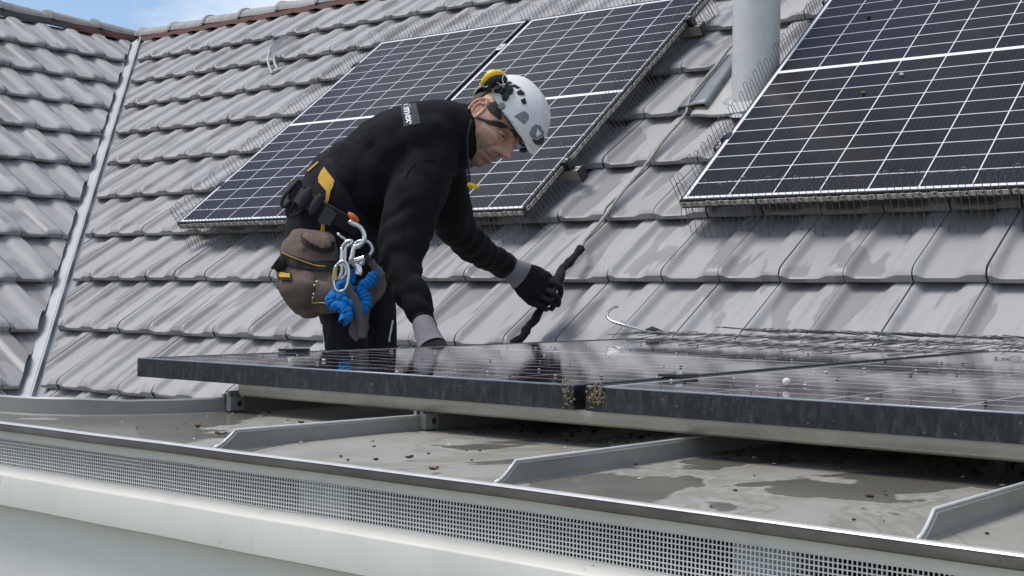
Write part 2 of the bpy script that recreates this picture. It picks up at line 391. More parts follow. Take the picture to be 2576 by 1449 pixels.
for k in range(191):
    x = -8.72 + 10.9 * k / 190; wv = .010 * math.sin(x / W1 * 2 * math.pi) + .006 * noise.noise(V((x * 9, 0, 0)))
    rows[0].append(RP(x, 6.118 + wv, TILE0 + .003 + wv * .3)); rows[1].append(RP(x, 6.134 + wv * .4, TILE0 + .007)); rows[2].append(RP(x, 6.20, TILE0 + .026))
mb.grid(rows)
def wing_roll(k0, k1):
    rows = [[], [], []]
    for k in range(k0, k1):
        y = 6.28 - k * .05; wv = .010 * math.sin(k * 1.3)
        rows[0].append(WP(y, 8.325 + wv, -.014)); rows[1].append(WP(y, 8.336 + wv * .4, -.006)); rows[2].append(WP(y, 8.40, .012))
    return rows
mb.grid(wing_roll(0, 13)); mb.build('ridge_roll', MT['red'], house, 60)
mb = MB(); mb.grid(wing_roll(12, 80)); mb.build('ridge_mortar', MT['under'], house, 60)

# ------------------------------------------------------------------ flat-roofed dormer in front
dormer = tag(empty('flat_dormer', (-1.0, 1.2, -.204)), 'dormer with flat grey standing-seam sheet roof and perforated vent strip, in the foreground', 'dormer')
ZD, YF, XR = -.204, 1.176, 1.9
def yo(x): return -.034 * max(0, x + .95) if x < .4 else -.0459
XS = [-1.928, -1.450, -.955, -.455, .01, .47, .95, 1.43]
mb = MB(); rows = []
for j in range(60):
    y = YF + (3.62 - YF) * j / 59; row = []
    xl = -1.93 if y > 1.5 else (-1.93 - sm((1.5 - y) / .22) * .85)
    for i in range(80):
        x = xl + (XR - xl) * i / 79
        row.append(V((x, y + yo(x) * max(0, 1 - (y - YF) / .5), ZD + .0022 * noise.noise(V((x * 3, y * 3, 0))) - (.003 * (1 - (y - YF) / .05) if y < YF + .05 else 0))))
    rows.append(row)
mb.grid(rows); mb.build('roof_sheet', MT['deck'], dormer, 60)
def seam(x, h=.024, th=.0045):
    mb = MB(); e_ = yo(x); ys = [YF + .001, YF + .010, YF + .020, YF + .030, YF + .038, 1.45, 1.7, 2.2, 2.8, 3.55]
    ys = [q + (e_ if i < 5 else 0) for i, q in enumerate(ys)]; hs = [.002, .0045, .010, .017, h] + [h] * 5; rows = []
    for y, hh in zip(ys, hs):
        wob = .0012 * noise.noise(V((x * 7, y * 9, 2)))
        rows.append([V((x + o + wob * (z / h), y, ZD - .002 + z)) for o, z in ((th * 2.2, 0), (th * .55, .003), (th / 2, hh * .85), (th * .8, hh), (0, hh + .0025), (-th * .8, hh), (-th / 2, hh * .85), (-th * .55, .003), (-th * 2.2, 0))])
    mb.grid(rows); so2 = mb.build('standing_seam', MT['seam'], dormer, 40)
    mb = MB(); mb.tube([V((x, y - .0008, ZD + .0012 + hh)) for y, hh in zip(ys, hs)], .0019, 6); mb.build('seam_glint', MT['bead'], so2, 180)  # pale tube paints the highlight along the seam top
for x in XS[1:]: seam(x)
# left verge upstand that bends away at the eaves
path = [V((-1.93, 3.5, 0)), V((-1.93, 2.4, 0)), V((-1.93, 1.72, 0)), V((-1.935, 1.60, 0)), V((-1.955, 1.50, 0)), V((-1.985, 1.42, 0)), V((-2.03, 1.35, 0)), V((-2.09, 1.305, 0)), V((-2.18, 1.28, 0)), V((-2.4, 1.265, 0)), V((-2.8, 1.26, 0))]
rows = []
for i, p in enumerate(path):
    t = (path[min(i + 1, len(path) - 1)] - path[max(i - 1, 0)]).normalized(); nr = V((-t.y, t.x, 0)) * -1
    h = .026 + .004 * (i > 5)
    rows.append([p + nr * o + V((0, 0, ZD - .002 + z)) for o, z in ((-.012, 0), (-.003, .004), (-.002, h), (.0015, h + .003), (.006, h), (.008, -.06))])
mb = MB(); mb.grid(rows); mb.build('verge_upstand', MT['seam'], dormer, 40)
def strip(name, mat, prof, x0=-2.9, x1=XR, n=90, amp=.0008, smooth=40):
    """profile of (y, z) points swept along the eaves"""
    mb = MB(); rows = []
    for i in range(n + 1):
        x = x0 + (x1 - x0) * i / n
        rows.append([V((x, y + yo(x) + amp * noise.noise(V((x * 5, y * 9, z * 9))), z + amp * noise.noise(V((x * 6, 4 + y, z))))) for y, z in prof])
    mb.grid(rows); return mb.build(name, mat, dormer, smooth)
strip('drip_edge', MT['drip'], [(YF + .012, ZD + .0015), (YF - .002, ZD + .002), (YF - .006, ZD + .0005), (YF - .0075, ZD - .003), (YF - .008, ZD - .0095), (YF - .005, ZD - .0115), (YF + .003, ZD - .0108), (YF + .020, ZD - .0100)])
strip('drip_glint', MT['bead'], [(YF + .005, ZD + .0026), (YF - .001, ZD + .0030), (YF - .0058, ZD + .0024), (YF - .0070, ZD + .0006)], amp=.0005)  # thin pale strip, painted highlight on the rim of the drip edge
YG = 1.192
strip('fascia_band', MT['grille'], [(YG, ZD - .008), (YG, -.2312)])
# perforated vent strip: real holes
PX, PZ, HX, HZ = .0049, .00535, .0036, .0040
z0, nr_, x0 = -.2312, 8, -2.45
nc = int((1.85 - x0) / PX); mb = MB()
zs = [z0]; [zs.extend([z0 - k * PZ - (PZ - HZ) / 2, z0 - k * PZ - (PZ + HZ) / 2]) for k in range(nr_)]; zs.append(z0 - nr_ * PZ)
xs = [x0]; [xs.extend([x0 + k * PX + (PX - HX) / 2, x0 + k * PX + (PX + HX) / 2]) for k in range(nc)]; xs.append(x0 + nc * PX)
vs = [V((x, YG + yo(x) + .0015 * noise.noise(V((x * 4, z * 30, 0))) * .6, z)) for z in zs for x in xs]; n = len(xs)
fs = [(j * n + i, j * n + i + 1, (j + 1) * n + i + 1, (j + 1) * n + i) for j in range(len(zs) - 1) for i in range(n - 1) if not (i % 2 and j % 2)]
mb.add(vs, fs); gl = mb.build('vent_grille', MT['grille'], dormer)
so_ = gl.modifiers.new('thickness', 'SOLIDIFY'); so_.thickness = .0012
ZB = z0 - nr_ * PZ
strip('ledge_trim', MT['fascia'], [(YG, ZB), (YG - .002, ZB - .003), (YG - .020, ZB - .0085), (YG - .0235, ZB - .0100), (YG - .0248, ZB - .0125), (YG - .0248, ZB - .058), (YG - .020, ZB - .0615), (YG + .05, ZB - .060)])
strip('front_wall', MT['wall'], [(YG + .016, ZB - .05), (YG + .016, -1.2), (YG + .016, -6.4)], amp=.0004)
strip('soffit_cavity', MT['cavity'], [(YG + .0025, ZB + .0005), (YG + .15, ZB + .0005), (YG + .15, ZB + .062)])
for xc, hw in ((-1.2575, .044), (-.6225, .033), (-2.2, .04), (.05, .04)):
    mb = MB(); mb.box((xc, YG + .052 + yo(xc), ZB + .022), (hw, .045, .028)); mb.build('rafter_end', MT['rafter'], dormer)

# ------------------------------------------------------------------ solar panels
PW, PL, PT = 1.038, 1.755, .036
PWB = .038 + .166667 * 9
def panel(name, mat, label, group, dirty=False, PW=1.038):
    root = tag(empty(name, mat=mat), label, 'solar panel', group)
    fr = MT['dframe'] if dirty else MT['frame']; lip = .0075
    mb = MB(); o = [(0, 0), (PW, 0), (PW, PL), (0, PL)]; i_ = [(lip, lip), (PW - lip, lip), (PW - lip, PL - lip), (lip, PL - lip)]
    b_ = .0012
    ob = [(b_, b_), (PW - b_, b_), (PW - b_, PL - b_), (b_, PL - b_)]
    lv = [[V((x, y, -PT)) for x, y in o], [V((x, y, -b_)) for x, y in o], [V((x, y, 0)) for x, y in ob], [V((x, y, 0)) for x, y in i_], [V((x, y, -.003)) for x, y in i_]]
    mb.grid(lv, closed=True)
    ii = [(.03, .03), (PW - .03, .03), (PW - .03, PL - .03), (.03, PL - .03)]
    mb.grid([lv[0], [V((x, y, -PT)) for x, y in ii], [V((x, y, -.008)) for x, y in ii]], closed=True)
    mb.build('frame', fr, root)
    if dirty: mb = MB(); mb.tube([V((.002, .0012, -.0008)), V((PW - .002, .0012, -.0008))], .0016, 6); mb.build('frame_glint', MT['edge'], root, 180)  # light line painted in as the gleam on the front frame lip
    mb = MB(); e = .004
    mb.add([(e, e, -.0016), (PW - e, e, -.0016), (PW - e, PL - e, -.0016), (e, PL - e, -.0016)], [(0, 1, 2, 3)], [(e, e), (PW - e, e), (PW - e, PL - e), (e, PL - e)])
    mb.build('glass', MT['wetcells' if dirty else 'cells'], root)
    mb = MB(); mb.add([(.02, .02, -.007), (PW - .02, .02, -.007), (PW - .02, PL - .02, -.007), (.02, PL - .02, -.007)], [(3, 2, 1, 0)]); mb.build('backsheet', MT['white'], root)
    return root
RM = Matrix(((1, 0, 0, 0), (0, SV.y, NV.y, 0), (0, SV.z, NV.z, 0), (0, 0, 0, 1)))
def roofmat(x, s): return Matrix.Translation(RP(x, s)) @ RM
PXA, PSA, GAP = -5.2284, 3.3497, .0218
PXB, PSB = -2.4439, 3.3665
panel('solar_panel', roofmat(PXA, PSA), 'black solar panel on the tiles behind the worker, left of the pair', 'solar panels on the tiled slope')
panel('solar_panel', roofmat(PXA + PW + GAP, PSA), 'black solar panel directly behind the white helmet', 'solar panels on the tiled slope')
panel('solar_panel', roofmat(PXB, PSB), 'large black solar panel right of the round vent pipe', 'solar panels on the tiled slope', PW=PWB)
DA = V((-2.16865, 1.56979, -.11315)); DT = R_(.784)
def dmat(k): return Matrix.Translation(DA + X1 * (k * (PW + GAP))) @ Matrix.Rotation(DT, 4, 'X')
dp1 = panel('solar_panel', dmat(0), 'dirty wet solar panel lying low on the dormer roof in front of the worker', 'solar panels on the dormer', True)
dp2 = panel('solar_panel', dmat(1), 'dirty wet solar panel with speckled frame at lower right on the dormer', 'solar panels on the dormer', True)
def DP(u, v, h=0): return DA + X1 * u + V((0, math.cos(DT), math.sin(DT))) * v + V((0, -math.sin(DT), math.cos(DT))) * h

# rails under the panels
def rail(x0, x1, s, label, capat, group='mounting rails under the panels'):
    root = tag(empty('mounting_rail', RP((x0 + x1) / 2, s, -.06)), label, 'rail', group)
    ax = (X1, SV, NV); mb = MB(); hx = (x1 - x0) / 2; c = RP((x0 + x1) / 2, s, -PT - .024)
    mb.box(c, (hx, .018, .0205), ax); mb.box(c + NV * .0215 + SV * .011, (hx, .005, .002), ax); mb.box(c + NV * .0215 - SV * .011, (hx, .005, .002), ax)
    mb.build('rail_profile', MT['alu'], root)
    for sgn, xe in capat:
        mb = MB(); mb.box(RP(xe + sgn * .002, s, -PT - .026), (.003, .022, .029), ax); mb.build('end_cap', MT['black'], root)
        xi = xe - sgn * .063
        mb = MB(); mb.box(RP(xi + sgn * .016, s, -.018), (.013, .019, .0165), ax); mb.box(RP(xi + sgn * .006, s, .0022), (.015, .019, .002), ax); mb.build('end_clamp', MT['frame'], root)
        mb = MB(); mb.tube([RP(xi + sgn * .014, s, .001), RP(xi + sgn * .014, s, .009)], .0075, 8); mb.build('clamp_bolt', MT['steel'], root, 40)
    for x in [x0 + .3 + k * .87 for k in range(int((x1 - x0 - .3) / .87) + 1)]:
        mb = MB(); mb.tube([RP(x, s - .012, -PT - .045), RP(x, s - .02, -.10), RP(x, s + .05, -.118), RP(x, s + .22, -.112)], .008, 5, flat=2.2, up=X1); mb.build('roof_hook', MT['gal'], root)
    return root
XE = PXA + 2 * PW + GAP
rail(PXA - .055, XE + .066, PSA + .33, 'lower aluminium rail with black end cap under the panels behind the worker', ((1, XE + .066), (-1, PXA - .055)))
rail(PXA - .055, XE + .066, PSA + 1.50, 'upper aluminium rail with black end cap beside the vent pipe', ((1, XE + .066), (-1, PXA - .055)))
rail(PXB - .055, PXB + PWB + .05, PSB + .415, 'aluminium rail with black end clamp at the left edge of the large right panel', ((-1, PXB - .055),))
rail(PXB - .055, PXB + PWB + .05, PSB + 1.56, 'aluminium rail with black end clamp at the top of the frame right of the pipe', ((-1, PXB - .055),))

# pigeon guards: clip strip and hairpin wires
def comb_mesh(Lc, seed, top=.078, bot=-.142, flat=False):
    wr = .0010 if flat else .0014
    rnd = random.Random(seed); w_ = MB(); c = MB(); pitch = .0248; n = int(Lc / (2 * pitch))
    for k in range(n):
        if rnd.random() < .04 and not flat: continue
        xa = .006 + k * 2 * pitch; xb = xa + pitch; lean = rnd.uniform(-.006, .006); out = rnd.uniform(.001, .007); tp = top + rnd.uniform(-.016, .008)
        bo = bot + rnd.uniform(-.012, .03)
        pts = [V((xa, .009 + (0 if flat else .024) + rnd.uniform(-.006, .006), bo)), V((xa, .007, -.03)), V((xa + lean * .6, .006 + out, tp * .8))]
        for q in range(0, 181, 30): pts.append(V(((xa + xb) / 2 + lean - math.cos(R_(q)) * pitch / 2, .006 + out * 1.4, tp - .010 + .010 * math.sin(R_(q)))))
        pts += [V((xb + lean * .6, .006 + out, tp * .8)), V((xb, .007, -.03)), V((xb, .009 + (0 if flat else .024) + rnd.uniform(-.006, .006), bot + rnd.uniform(-.012, .02)))]
        w_.tube(pts, wr, 4, cap=False)
    m = int(Lc / .0248); holes = MB()
    for k in range(m):
        x = (k + .5) * .0248; o = .0022 if k % 2 else .0042; j = rnd.uniform(-.0012, .0012)
        if k % 17 == 16: x += .004
        c.box((x, o, -.0165 + j), (.0122, .0006, .0082)); c.box((x, o + .0012, -.0085 + j), (.0100, .0014, .0008)); c.box((x, o + .0012, -.0242 + j), (.0100, .0014, .0008))
        if k % 2: holes.box((x, o + .0005, -.0165 + j), (.0032, .0006, .0026))
    return w_, c, holes
def comb(mat, Lc, label, seed, **kw):
    root = tag(empty('wire_guard', mat=mat), label, 'bird guard', 'wire bird guards')
    w_, c, h = comb_mesh(Lc, seed, **kw)
    w_.build('hairpin_wires', MT['wire'], root, 180); nf = len(c.f); c.add(h.v, h.f); cs = c.build('clip_strip', [MT['clip'], MT['cavity']], root)
    for p in cs.data.polygons[nf:]: p.material_index = 1
    return root
def frame(o, X, Y): Z = X.cross(Y); return Matrix(((X.x, Y.x, Z.x, o.x), (X.y, Y.y, Z.y, o.y), (X.z, Y.z, Z.z, o.z), (0, 0, 0, 1)))
comb(frame(RP(PXA, PSA), SV, -X1), PL, 'wire bird guard down the left edge of the panels behind the worker', 1)
comb(frame(RP(PXA, PSA + PL), X1, SV), 2 * PW + GAP, 'wire bird guard along the top edge of the panels behind the worker', 2)
comb(frame(RP(XE, PSA), -X1, -SV), 2 * PW + GAP, 'wire bird guard along the bottom edge of the panels behind the worker', 3)
comb(frame(RP(XE, PSA + PL), -SV, X1), PL, 'wire bird guard down the right edge of the panels, left of the vent pipe', 4)
comb(frame(RP(PXB, PSB), SV, -X1), PL, 'wire bird guard on the left edge of the big right panel, beside the pipe', 5)
comb(frame(RP(PXB + PWB, PSB), -X1, -SV), PWB, 'wire bird guard hanging under the bottom edge of the big right panel', 6)
# loose guards dropped on the dormer panels
def loose(u, v, ang, Lc, h, label, seed, tilt=0):
    X = X1 * math.cos(ang) + V((0, 1, 0)) * math.sin(ang); Zz = V((-math.sin(ang), math.cos(ang), tilt)).normalized(); Y = Zz.cross(X).normalized()
    comb(frame(DP(u, v, h), X, Y), Lc, label, seed, top=.10, bot=-.13, flat=True)
loose(.30, 1.42, R_(-22), .98, .022, 'loose wire bird guard lying on the wet dormer panel, nearest of the pile', 11, .03)
loose(.10, 1.62, R_(-9), 1.02, .030, 'loose wire bird guard lying beside the black sleeve on the dormer panel', 12, .05)
loose(.42, 1.66, R_(-12), 1.0, .044, 'topmost loose wire bird guard of the pile below the bent hook rod', 13, -.04)
loose(.62, 1.50, R_(-14), 1.0, .036, 'loose wire bird guard reaching right across the gap of the dormer panels', 14, .05)
loose(1.12, 1.60, R_(4), .9, .02, 'loose wire bird guard at the far right edge of the dormer panels', 15, .04)

# rails and seam clamps of the dormer panels
def drail(v, x0, x1, label):
    root = tag(empty('mounting_rail', DP(.5, v, -.05)), label, 'rail', 'rails under the dormer panels')
    mb = MB(); c = DP((x0 + x1) / 2, v, -PT - .0115); Yd = V((0, math.cos(DT), math.sin(DT))); Zd = V((0, -math.sin(DT), math.cos(DT))); ax = (X1, Yd, Zd)
    n = 60; rows = []
    prof = [(-.020, .0112), (-.021, .004), (-.0195, -.006), (-.015, -.0112), (.016, -.0112), (.02, -.006), (.02, .0112)]
    for i in range(n + 1):
        u = x0 + (x1 - x0) * i / n
        rows.append([DP(u, v + a, -PT - .0115 + b) for a, b in prof])
    mb.grid(rows, closed=True); mb.f.append(list(range(len(prof)))); mb.build('rail_profile', MT['alu'], root, 50)
    return root
drail(.032, .285, 2.9, 'pale aluminium rail under the front edge of the dormer panels')
drail(1.35, .1, 2.9, 'aluminium rail deep under the rear of the dormer panels')
def seam_clamp(x, y, label):
    root = tag(empty('seam_clamp', (x, y, ZD)), label, 'clamp', 'seam clamps under the front rail')
    zt = DA.z - PT - .022
    mb = MB(); mb.box((x - .009, y, (zt + ZD + .010) / 2), (.003, .015, (zt - ZD - .010) / 2)); mb.build('back_plate', MT['alu'], root)
    mb = MB(); mb.box((x + .009, y, ZD + .016), (.006, .016, .0125)); mb.box((x + .004, y, ZD + .033), (.0035, .014, .006)); mb.build('clamp_jaw', MT['seam'], root)
    mb = MB(); mb.tube([V((x + .0145, y + .003, ZD + .016)), V((x + .0165, y + .003, ZD + .016))], .0058, 12); s_ = mb.build('screw', MT['steel'], root, 40)
    mb = MB(); mb.tube([V((x + .016, y + .003, ZD + .016)), V((x + .0172, y + .003, ZD + .016))], .0034, 8); mb.build('screw_socket', MT['cavity'], s_)
seam_clamp(-1.928, 1.605, 'small metal seam clamp on the leftmost dormer upstand')
seam_clamp(-1.450, 1.605, 'small metal seam clamp on the second seam, at the edge of the dark gap')
# panel clamp and bolt on the left edge
pc = tag(empty('panel_clamp', DP(0, .40)), 'black end clamp with bright bolt on the left edge of the dormer panel', 'clamp')
mb = MB(); mb.box(DP(.004, .40, .0035), (.012, .035, .003)); mb.build('clamp_plate', MT['frame'], pc)
mb = MB(); mb.tube([DP(.002, .39, .005), DP(.002, .39, .012)], .008, 8); mb.tube([DP(.002, .39, .012), DP(.002, .39, .018)], .004, 6); mb.build('clamp_bolt', MT['steel'], pc, 40)
mc = tag(empty('panel_clamp', DP(PW + GAP / 2, .27)), 'middle clamp with bright bolt in the gap between the two dormer panels', 'clamp')
mb = MB(); mb.box(DP(PW + GAP / 2, .27, .003), (.019, .03, .0022)); mb.build('clamp_plate', MT['frame'], mc)
mb = MB(); mb.tube([DP(PW + GAP / 2, .27, .004), DP(PW + GAP / 2, .27, .010)], .0075, 8); mb.build('clamp_bolt', MT['steel'], mc, 40)
mc2 = tag(empty('panel_clamp', RP(PXA + PW + GAP / 2, PSA + 1.46)), 'grey clamp in the gap between the two panels behind the worker', 'clamp')
mb = MB(); mb.box(RP(PXA + PW + GAP / 2, PSA + 1.46, .003), (.019, .03, .0022), (X1, SV, NV)); mb.build('clamp_plate', MT['gal'], mc2)
mb = MB(); mb.tube([RP(PXA + PW + GAP / 2, PSA + 1.46, .004), RP(PXA + PW + GAP / 2, PSA + 1.46, .010)], .0065, 8); mb.build('clamp_bolt', MT['steel'], mc2, 40)

# ------------------------------------------------------------------ things on the tiled slope
TT = TILE0 + .034                                # height of the tile tops near a lip
def roofz(x, y): return (C0 + TILE0 + .015 - y * NV.y) / NV.z
pipe = tag(empty('vent_pipe', RP(-2.56, 4.25, TT)), 'round pale grey vent pipe standing on the tiles between the solar panels', 'vent pipe')
pb = RP(-2.57, 4.235, TT - .05); up = V((0, 0, 1)); mb = MB()
mb.tube([pb, pb + up * .6, pb + up * 1.3], [.0945, .0945, .0945], 48, cap=False); mb.build('pipe', MT['pipe'], pipe, 40)
mb = MB(); mb.tube([pb + up * 1.27, pb + up * 1.42, pb + up * 1.44], [.105, .105, .06], 40); mb.build('pipe_cap', MT['pipe'], pipe, 40)
mb = MB(); rows = []
for k in range(2):
    rows.append([pb + V((math.cos(q) * (.0955 + k * .024), math.sin(q) * (.0955 + k * .024), .075 - k * .05)) + V((0, 0, math.sin(q) * .8 * (.07 + .02 * k))) for q in [i * math.pi / 24 for i in range(48)]])
mb.grid(rows, closed=True); mb.build('pipe_collar', MT['pipe'], pipe, 60)
fl = tag(empty('flashing_sheet', RP(-2.6, 4.2, TT)), 'pale flat flashing sheet under the vent pipe', 'flashing')
rows = []
for s_, o in ((4.128, .004), (4.132, .014), (4.30, .012), (4.56, .012)):
    rows.append([RP(x, s_ + .003 * math.sin(x * 40), TT + o - .01 + .006 * math.sin(x * 22)) for x in [-2.80 + i * .46 / 16 for i in range(17)]])
mb = MB(); mb.grid(rows); ob = mb.build('sheet', MT['lead'], fl, 60); ob.data.materials[0] = MT['flash']
ob.modifiers.new('thickness', 'SOLIDIFY').thickness = .004
fp = tag(empty('metal_cover', RP(-2.84, 4.33, TT)), 'bluish weathered sheet-metal cover with open folded end, left of the vent pipe', 'metal cover')
rows = []
for k in range(13):
    s_ = 4.175 + k * .035; t = k / 12
    rows.append([RP(x + .022 + .02 * t * (1 - 2 * (x > -2.83)), s_ + (.05 * (x + 2.83) if k == 0 else 0) * -1.0, TT + o + .004 * noise.noise(V((x * 30, s_ * 14, 0)))) for x, o in ((-2.905, -.005), (-2.905, .012), (-2.898, .022), (-2.86, .026), (-2.81, .030), (-2.775, .034), (-2.762, .028), (-2.758, .012), (-2.762, -.004), (-2.79, -.008))])
mb = MB(); mb.grid(rows); ob = mb.build('cover_sheet', MT['lead'], fp, 60); ob.modifiers.new('thickness', 'SOLIDIFY').thickness = .003
mb = MB(); mb.box(RP(-2.79, 4.20, TT + .010), (.022, .012, .009), (X1, SV, NV)); mb.build('rusty_block', MT['rust'], fp)

# hanging roof hook high on the slope
hk = tag(empty('roof_hook', RP(-6.4, 5.4, TT)), 'silver crescent-shaped ladder hook standing on the tiles high up on the left', 'roof hook')
cpx = [(720, 92, 668, 8.60), (700, 104, 5, 0)]
def hookpt(X, Y, d): return at(X, Y, d)
outer = [(722, 90), (708, 92), (695, 100), (684, 112), (676, 126), (672, 142), (672, 158), (676, 172), (682, 184)]
inner = [(726, 97), (713, 102), (703, 112), (696, 124), (692, 138), (691, 150), (693, 160), (697, 168), (702, 176)]
def hd(i, n=8): return 8.62 - .45 * i / n
mid = [((a[0] * .45 + b[0] * .55), (a[1] * .45 + b[1] * .55)) for a, b in zip(outer, inner)]
mb = MB(); rows = []
for i in range(6):
    o_, n_ = outer[i], inner[i]; d = hd(i)
    rows.append([at(*o_, d), at(o_[0] + 2, o_[1] + .6, d + .02), at(*n_, d + .02), at(*n_, d)])
mb.grid(rows, closed=True)
mb.tube([at(outer[i][0] + 3, outer[i][1] + 1, hd(i) + .008) for i in range(4, 9)], .0085, 6)
mb.tube([at(inner[i][0] - 2, inner[i][1], hd(i) + .008) for i in range(4, 9)], .0085, 6)
mb.tube([at(685, 183, hd(8)), at(694, 180, hd(8)), at(703, 175, hd(8))], .013, 6)
mb.build('hook_arm', MT['hook'], hk, 40)
mb = MB(); mb.box(at(694, 178, hd(8) + .03), (.030, .03, .004), (X1, SV, NV)); mb.build('foot_plate', MT['gal'], hk)

# bent rod hook lying behind the dormer panels
rd = tag(empty('hook_rod', RP(-2.4, 2.8, TT)), 'thin bright metal rod bent into a hook, leaning on the tiles behind the wire pile', 'hook rod')
pr = [(1553, 773), (1546, 773), (1537, 777), (1530, 784), (1527, 793), (1530, 801), (1538, 808), (1552, 813), (1580, 821), (1612, 829), (1640, 836)]
mb = MB(); mb.tube([at(X, Y, 4.32 - .015 * i) for i, (X, Y) in enumerate(pr)], .0048, 8); mb.build('rod', MT['steel'], rd, 60)
mb = MB(); mb.tube([at(1625, 832, 4.12), at(1640, 831, 4.11), at(1655, 835, 4.10), at(1672, 838, 4.1)], [.006, .013, .010, .005], 7); mb.build('rag_tie', MT['strap'], rd, 60)

# safety rope down the slope with its black sleeve
RX = -2.832
rope = tag(empty('safety_rope', RP(RX, 3.9, TT)), 'speckled beige safety rope running down the tiles past the vent pipe', 'rope')
pts = [RP(RX + .0015 * math.sin(k * .9), 4.70 - k * .06, TT + .006 + .032 * sm((.30 - abs(4.45 - (4.70 - k * .06))) / .05) + .0025 * math.sin(k * 1.1)) for k in range(25)]
end = at(1460, 630, 4.76); pts = [p for p in pts if p.dot(FW) > 4.84] + [end]
mb = MB(); mb.tube(pts, .0062, 8); rp_ = mb.build('rope_line', MT['rope'], rope, 180)
slv = tag(empty('rope_sleeve', at(1405, 720, 4.5)), 'lumpy black protective sleeve on the rope, gripped in the gloved hand', 'rope sleeve')
sp = [(1462, 623, 4.78), (1458, 629, 4.77), (1448, 642, 4.74), (1437, 655, 4.71), (1424, 668, 4.68), (1413, 678, 4.65), (1410, 690, 4.62), (1404, 704, 4.58), (1396, 720, 4.54), (1385, 742, 4.50), (1373, 760, 4.47), (1362, 776, 4.46), (1352, 792, 4.45), (1345, 806, 4.44), (1332, 818, 4.42), (1324, 830, 4.40), (1320, 840, 4.38), (1312, 850, 4.36), (1300, 858, 4.34), (1290, 866, 4.33)]
def dense(ps, n):
    out = []
    for i in range(len(ps) - 1):
        p0, p1, p2, p3 = (V(ps[max(i - 1, 0)]), V(ps[i]), V(ps[i + 1]), V(ps[min(i + 2, len(ps) - 1)]))
        for k in range(n):
            t = k / n; out.append(.5 * ((2 * p1) + (p2 - p0) * t + (2 * p0 - 5 * p1 + 4 * p2 - p3) * t * t + (3 * p1 - p0 - 3 * p2 + p3) * t ** 3))
    out.append(V(ps[-1])); return out
dp = dense([at(*q) for q in sp], 5); n = len(dp)
rr = [.0140 + .0014 * math.sin(i * .43) + .0034 * noise.noise(V((i * .27, 0, 5))) for i in range(n)]
for i in range(n):
    if abs(i / 5 - 6.2) < 1: rr[i] += .003
rr[0] = .012; mb = MB(); mb.tube(dp, rr, 12); mb.build('sleeve', MT['sleeve'], slv, 180)

# litter on the dormer roof and droppings on the panels
def lump(mb, c, r, seed, flat=.5, n=7):
    rnd = random.Random(seed); rows = []
    for i in range(5):
        t = math.pi * i / 4
        rows.append([V(c) + V((math.cos(2 * math.pi * k / n) * math.sin(t) * r * rnd.uniform(.6, 1.3), math.sin(2 * math.pi * k / n) * math.sin(t) * r * rnd.uniform(.5, 1.2), math.cos(t) * r * flat * rnd.uniform(.7, 1.2))) for k in range(n)])
    mb.grid(rows, closed=True)
def scatter(name, mat, n, box, rr, seed, flat, zf):
    rnd = random.Random(seed); mb = MB()
    for k in range(n):
        x, y = rnd.uniform(*box[0]), rnd.uniform(*box[1]); r = rnd.uniform(*rr) * (1 if rnd.random() > .10 else 1.6)
        lump(mb, V((x, y, zf(x, y) + r * flat * .4)), r, seed * 999 + k, flat)
    o = mb.build(name, mat, None, 180); o['kind'] = 'stuff'; return o
deck = lambda x, y: ZD + .001
a = scatter('dark_leaf_litter', MT['crumb'], 90, ((-1.9, .3), (1.20, 1.9)), (.0012, .0034), 3, .35, deck)
b = scatter('dark_leaf_litter', MT['crumb'], 260, ((-1.40, .2), (1.62, 2.1)), (.0015, .0055), 4, .4, deck)
c_ = scatter('pale_flake_litter', MT['flake'], 46, ((-1.9, .3), (1.21, 1.75)), (.0018, .0045), 5, .2, deck)
dz = lambda x, y: DA.z + (y - DA.y) * math.tan(DT)
d_ = scatter('dropping_crumbs', MT['dropping'], 130, ((-2.1, -.1), (1.60, 3.1)), (.0010, .0030), 6, .45, dz)
e_ = scatter('dropping_crumbs', MT['crumb'], 80, ((-2.1, -.1), (1.60, 3.0)), (.0015, .0038), 8, .35, dz)
def clump(name, c, r, label, seed, n=16, mat='moss'):
    mb = MB(); rnd = random.Random(seed)
    for k in range(n):
        a = V(c) + V((rnd.gauss(0, r[0]), rnd.gauss(0, r[1]), rnd.gauss(0, r[2]))); d = V((rnd.gauss(0, 1), rnd.gauss(0, .5), rnd.gauss(0, 1))).normalized() * rnd.uniform(.003, .008)
        if rnd.random() < .35: mb.tube([a - d, a + V((rnd.gauss(0, .001), 0, rnd.gauss(0, .001))), a + d], rnd.uniform(.0005, .0011), 5)
        else: lump(mb, a, rnd.uniform(.0012, .0032), seed * 77 + k, 1.0, 6)
    return tag(mb.build(name, MT[mat], None, 180), label, 'moss')
clump('moss_clump', DP(PW + GAP + .018, -.001, -.014), (.009, .0012, .008), 'dry yellowish moss clump on the panel frame, right of the gap', 21, 70)
clump('moss_clump', DP(PW - .012, -.001, -.016), (.0045, .001, .007), 'smaller dry moss tuft on the panel frame, left of the gap', 22, 24)
gm_ = clump('green_moss', (-.70, 1.80, ZD + .006), (.09, .02, .003), '', 23, 60, 'green'); gm_['kind'] = 'stuff'; del gm_['label']; del gm_['category']
bl = MB(); bl.ellipsoid(DP(PW + GAP + .215, .20, .007), (V((.0062, 0, 0)), V((0, .0062, 0)), V((0, 0, .0058))), 12, 8)
tag(bl.build('pale_pebble', MT['flake'], None, 180), 'single round whitish pebble sitting on the right dormer panel', 'pebble')
def onpanel(X, Y, off=.004):
    d = ray(X, Y); return d * ((C0 + off) / NV.dot(d))
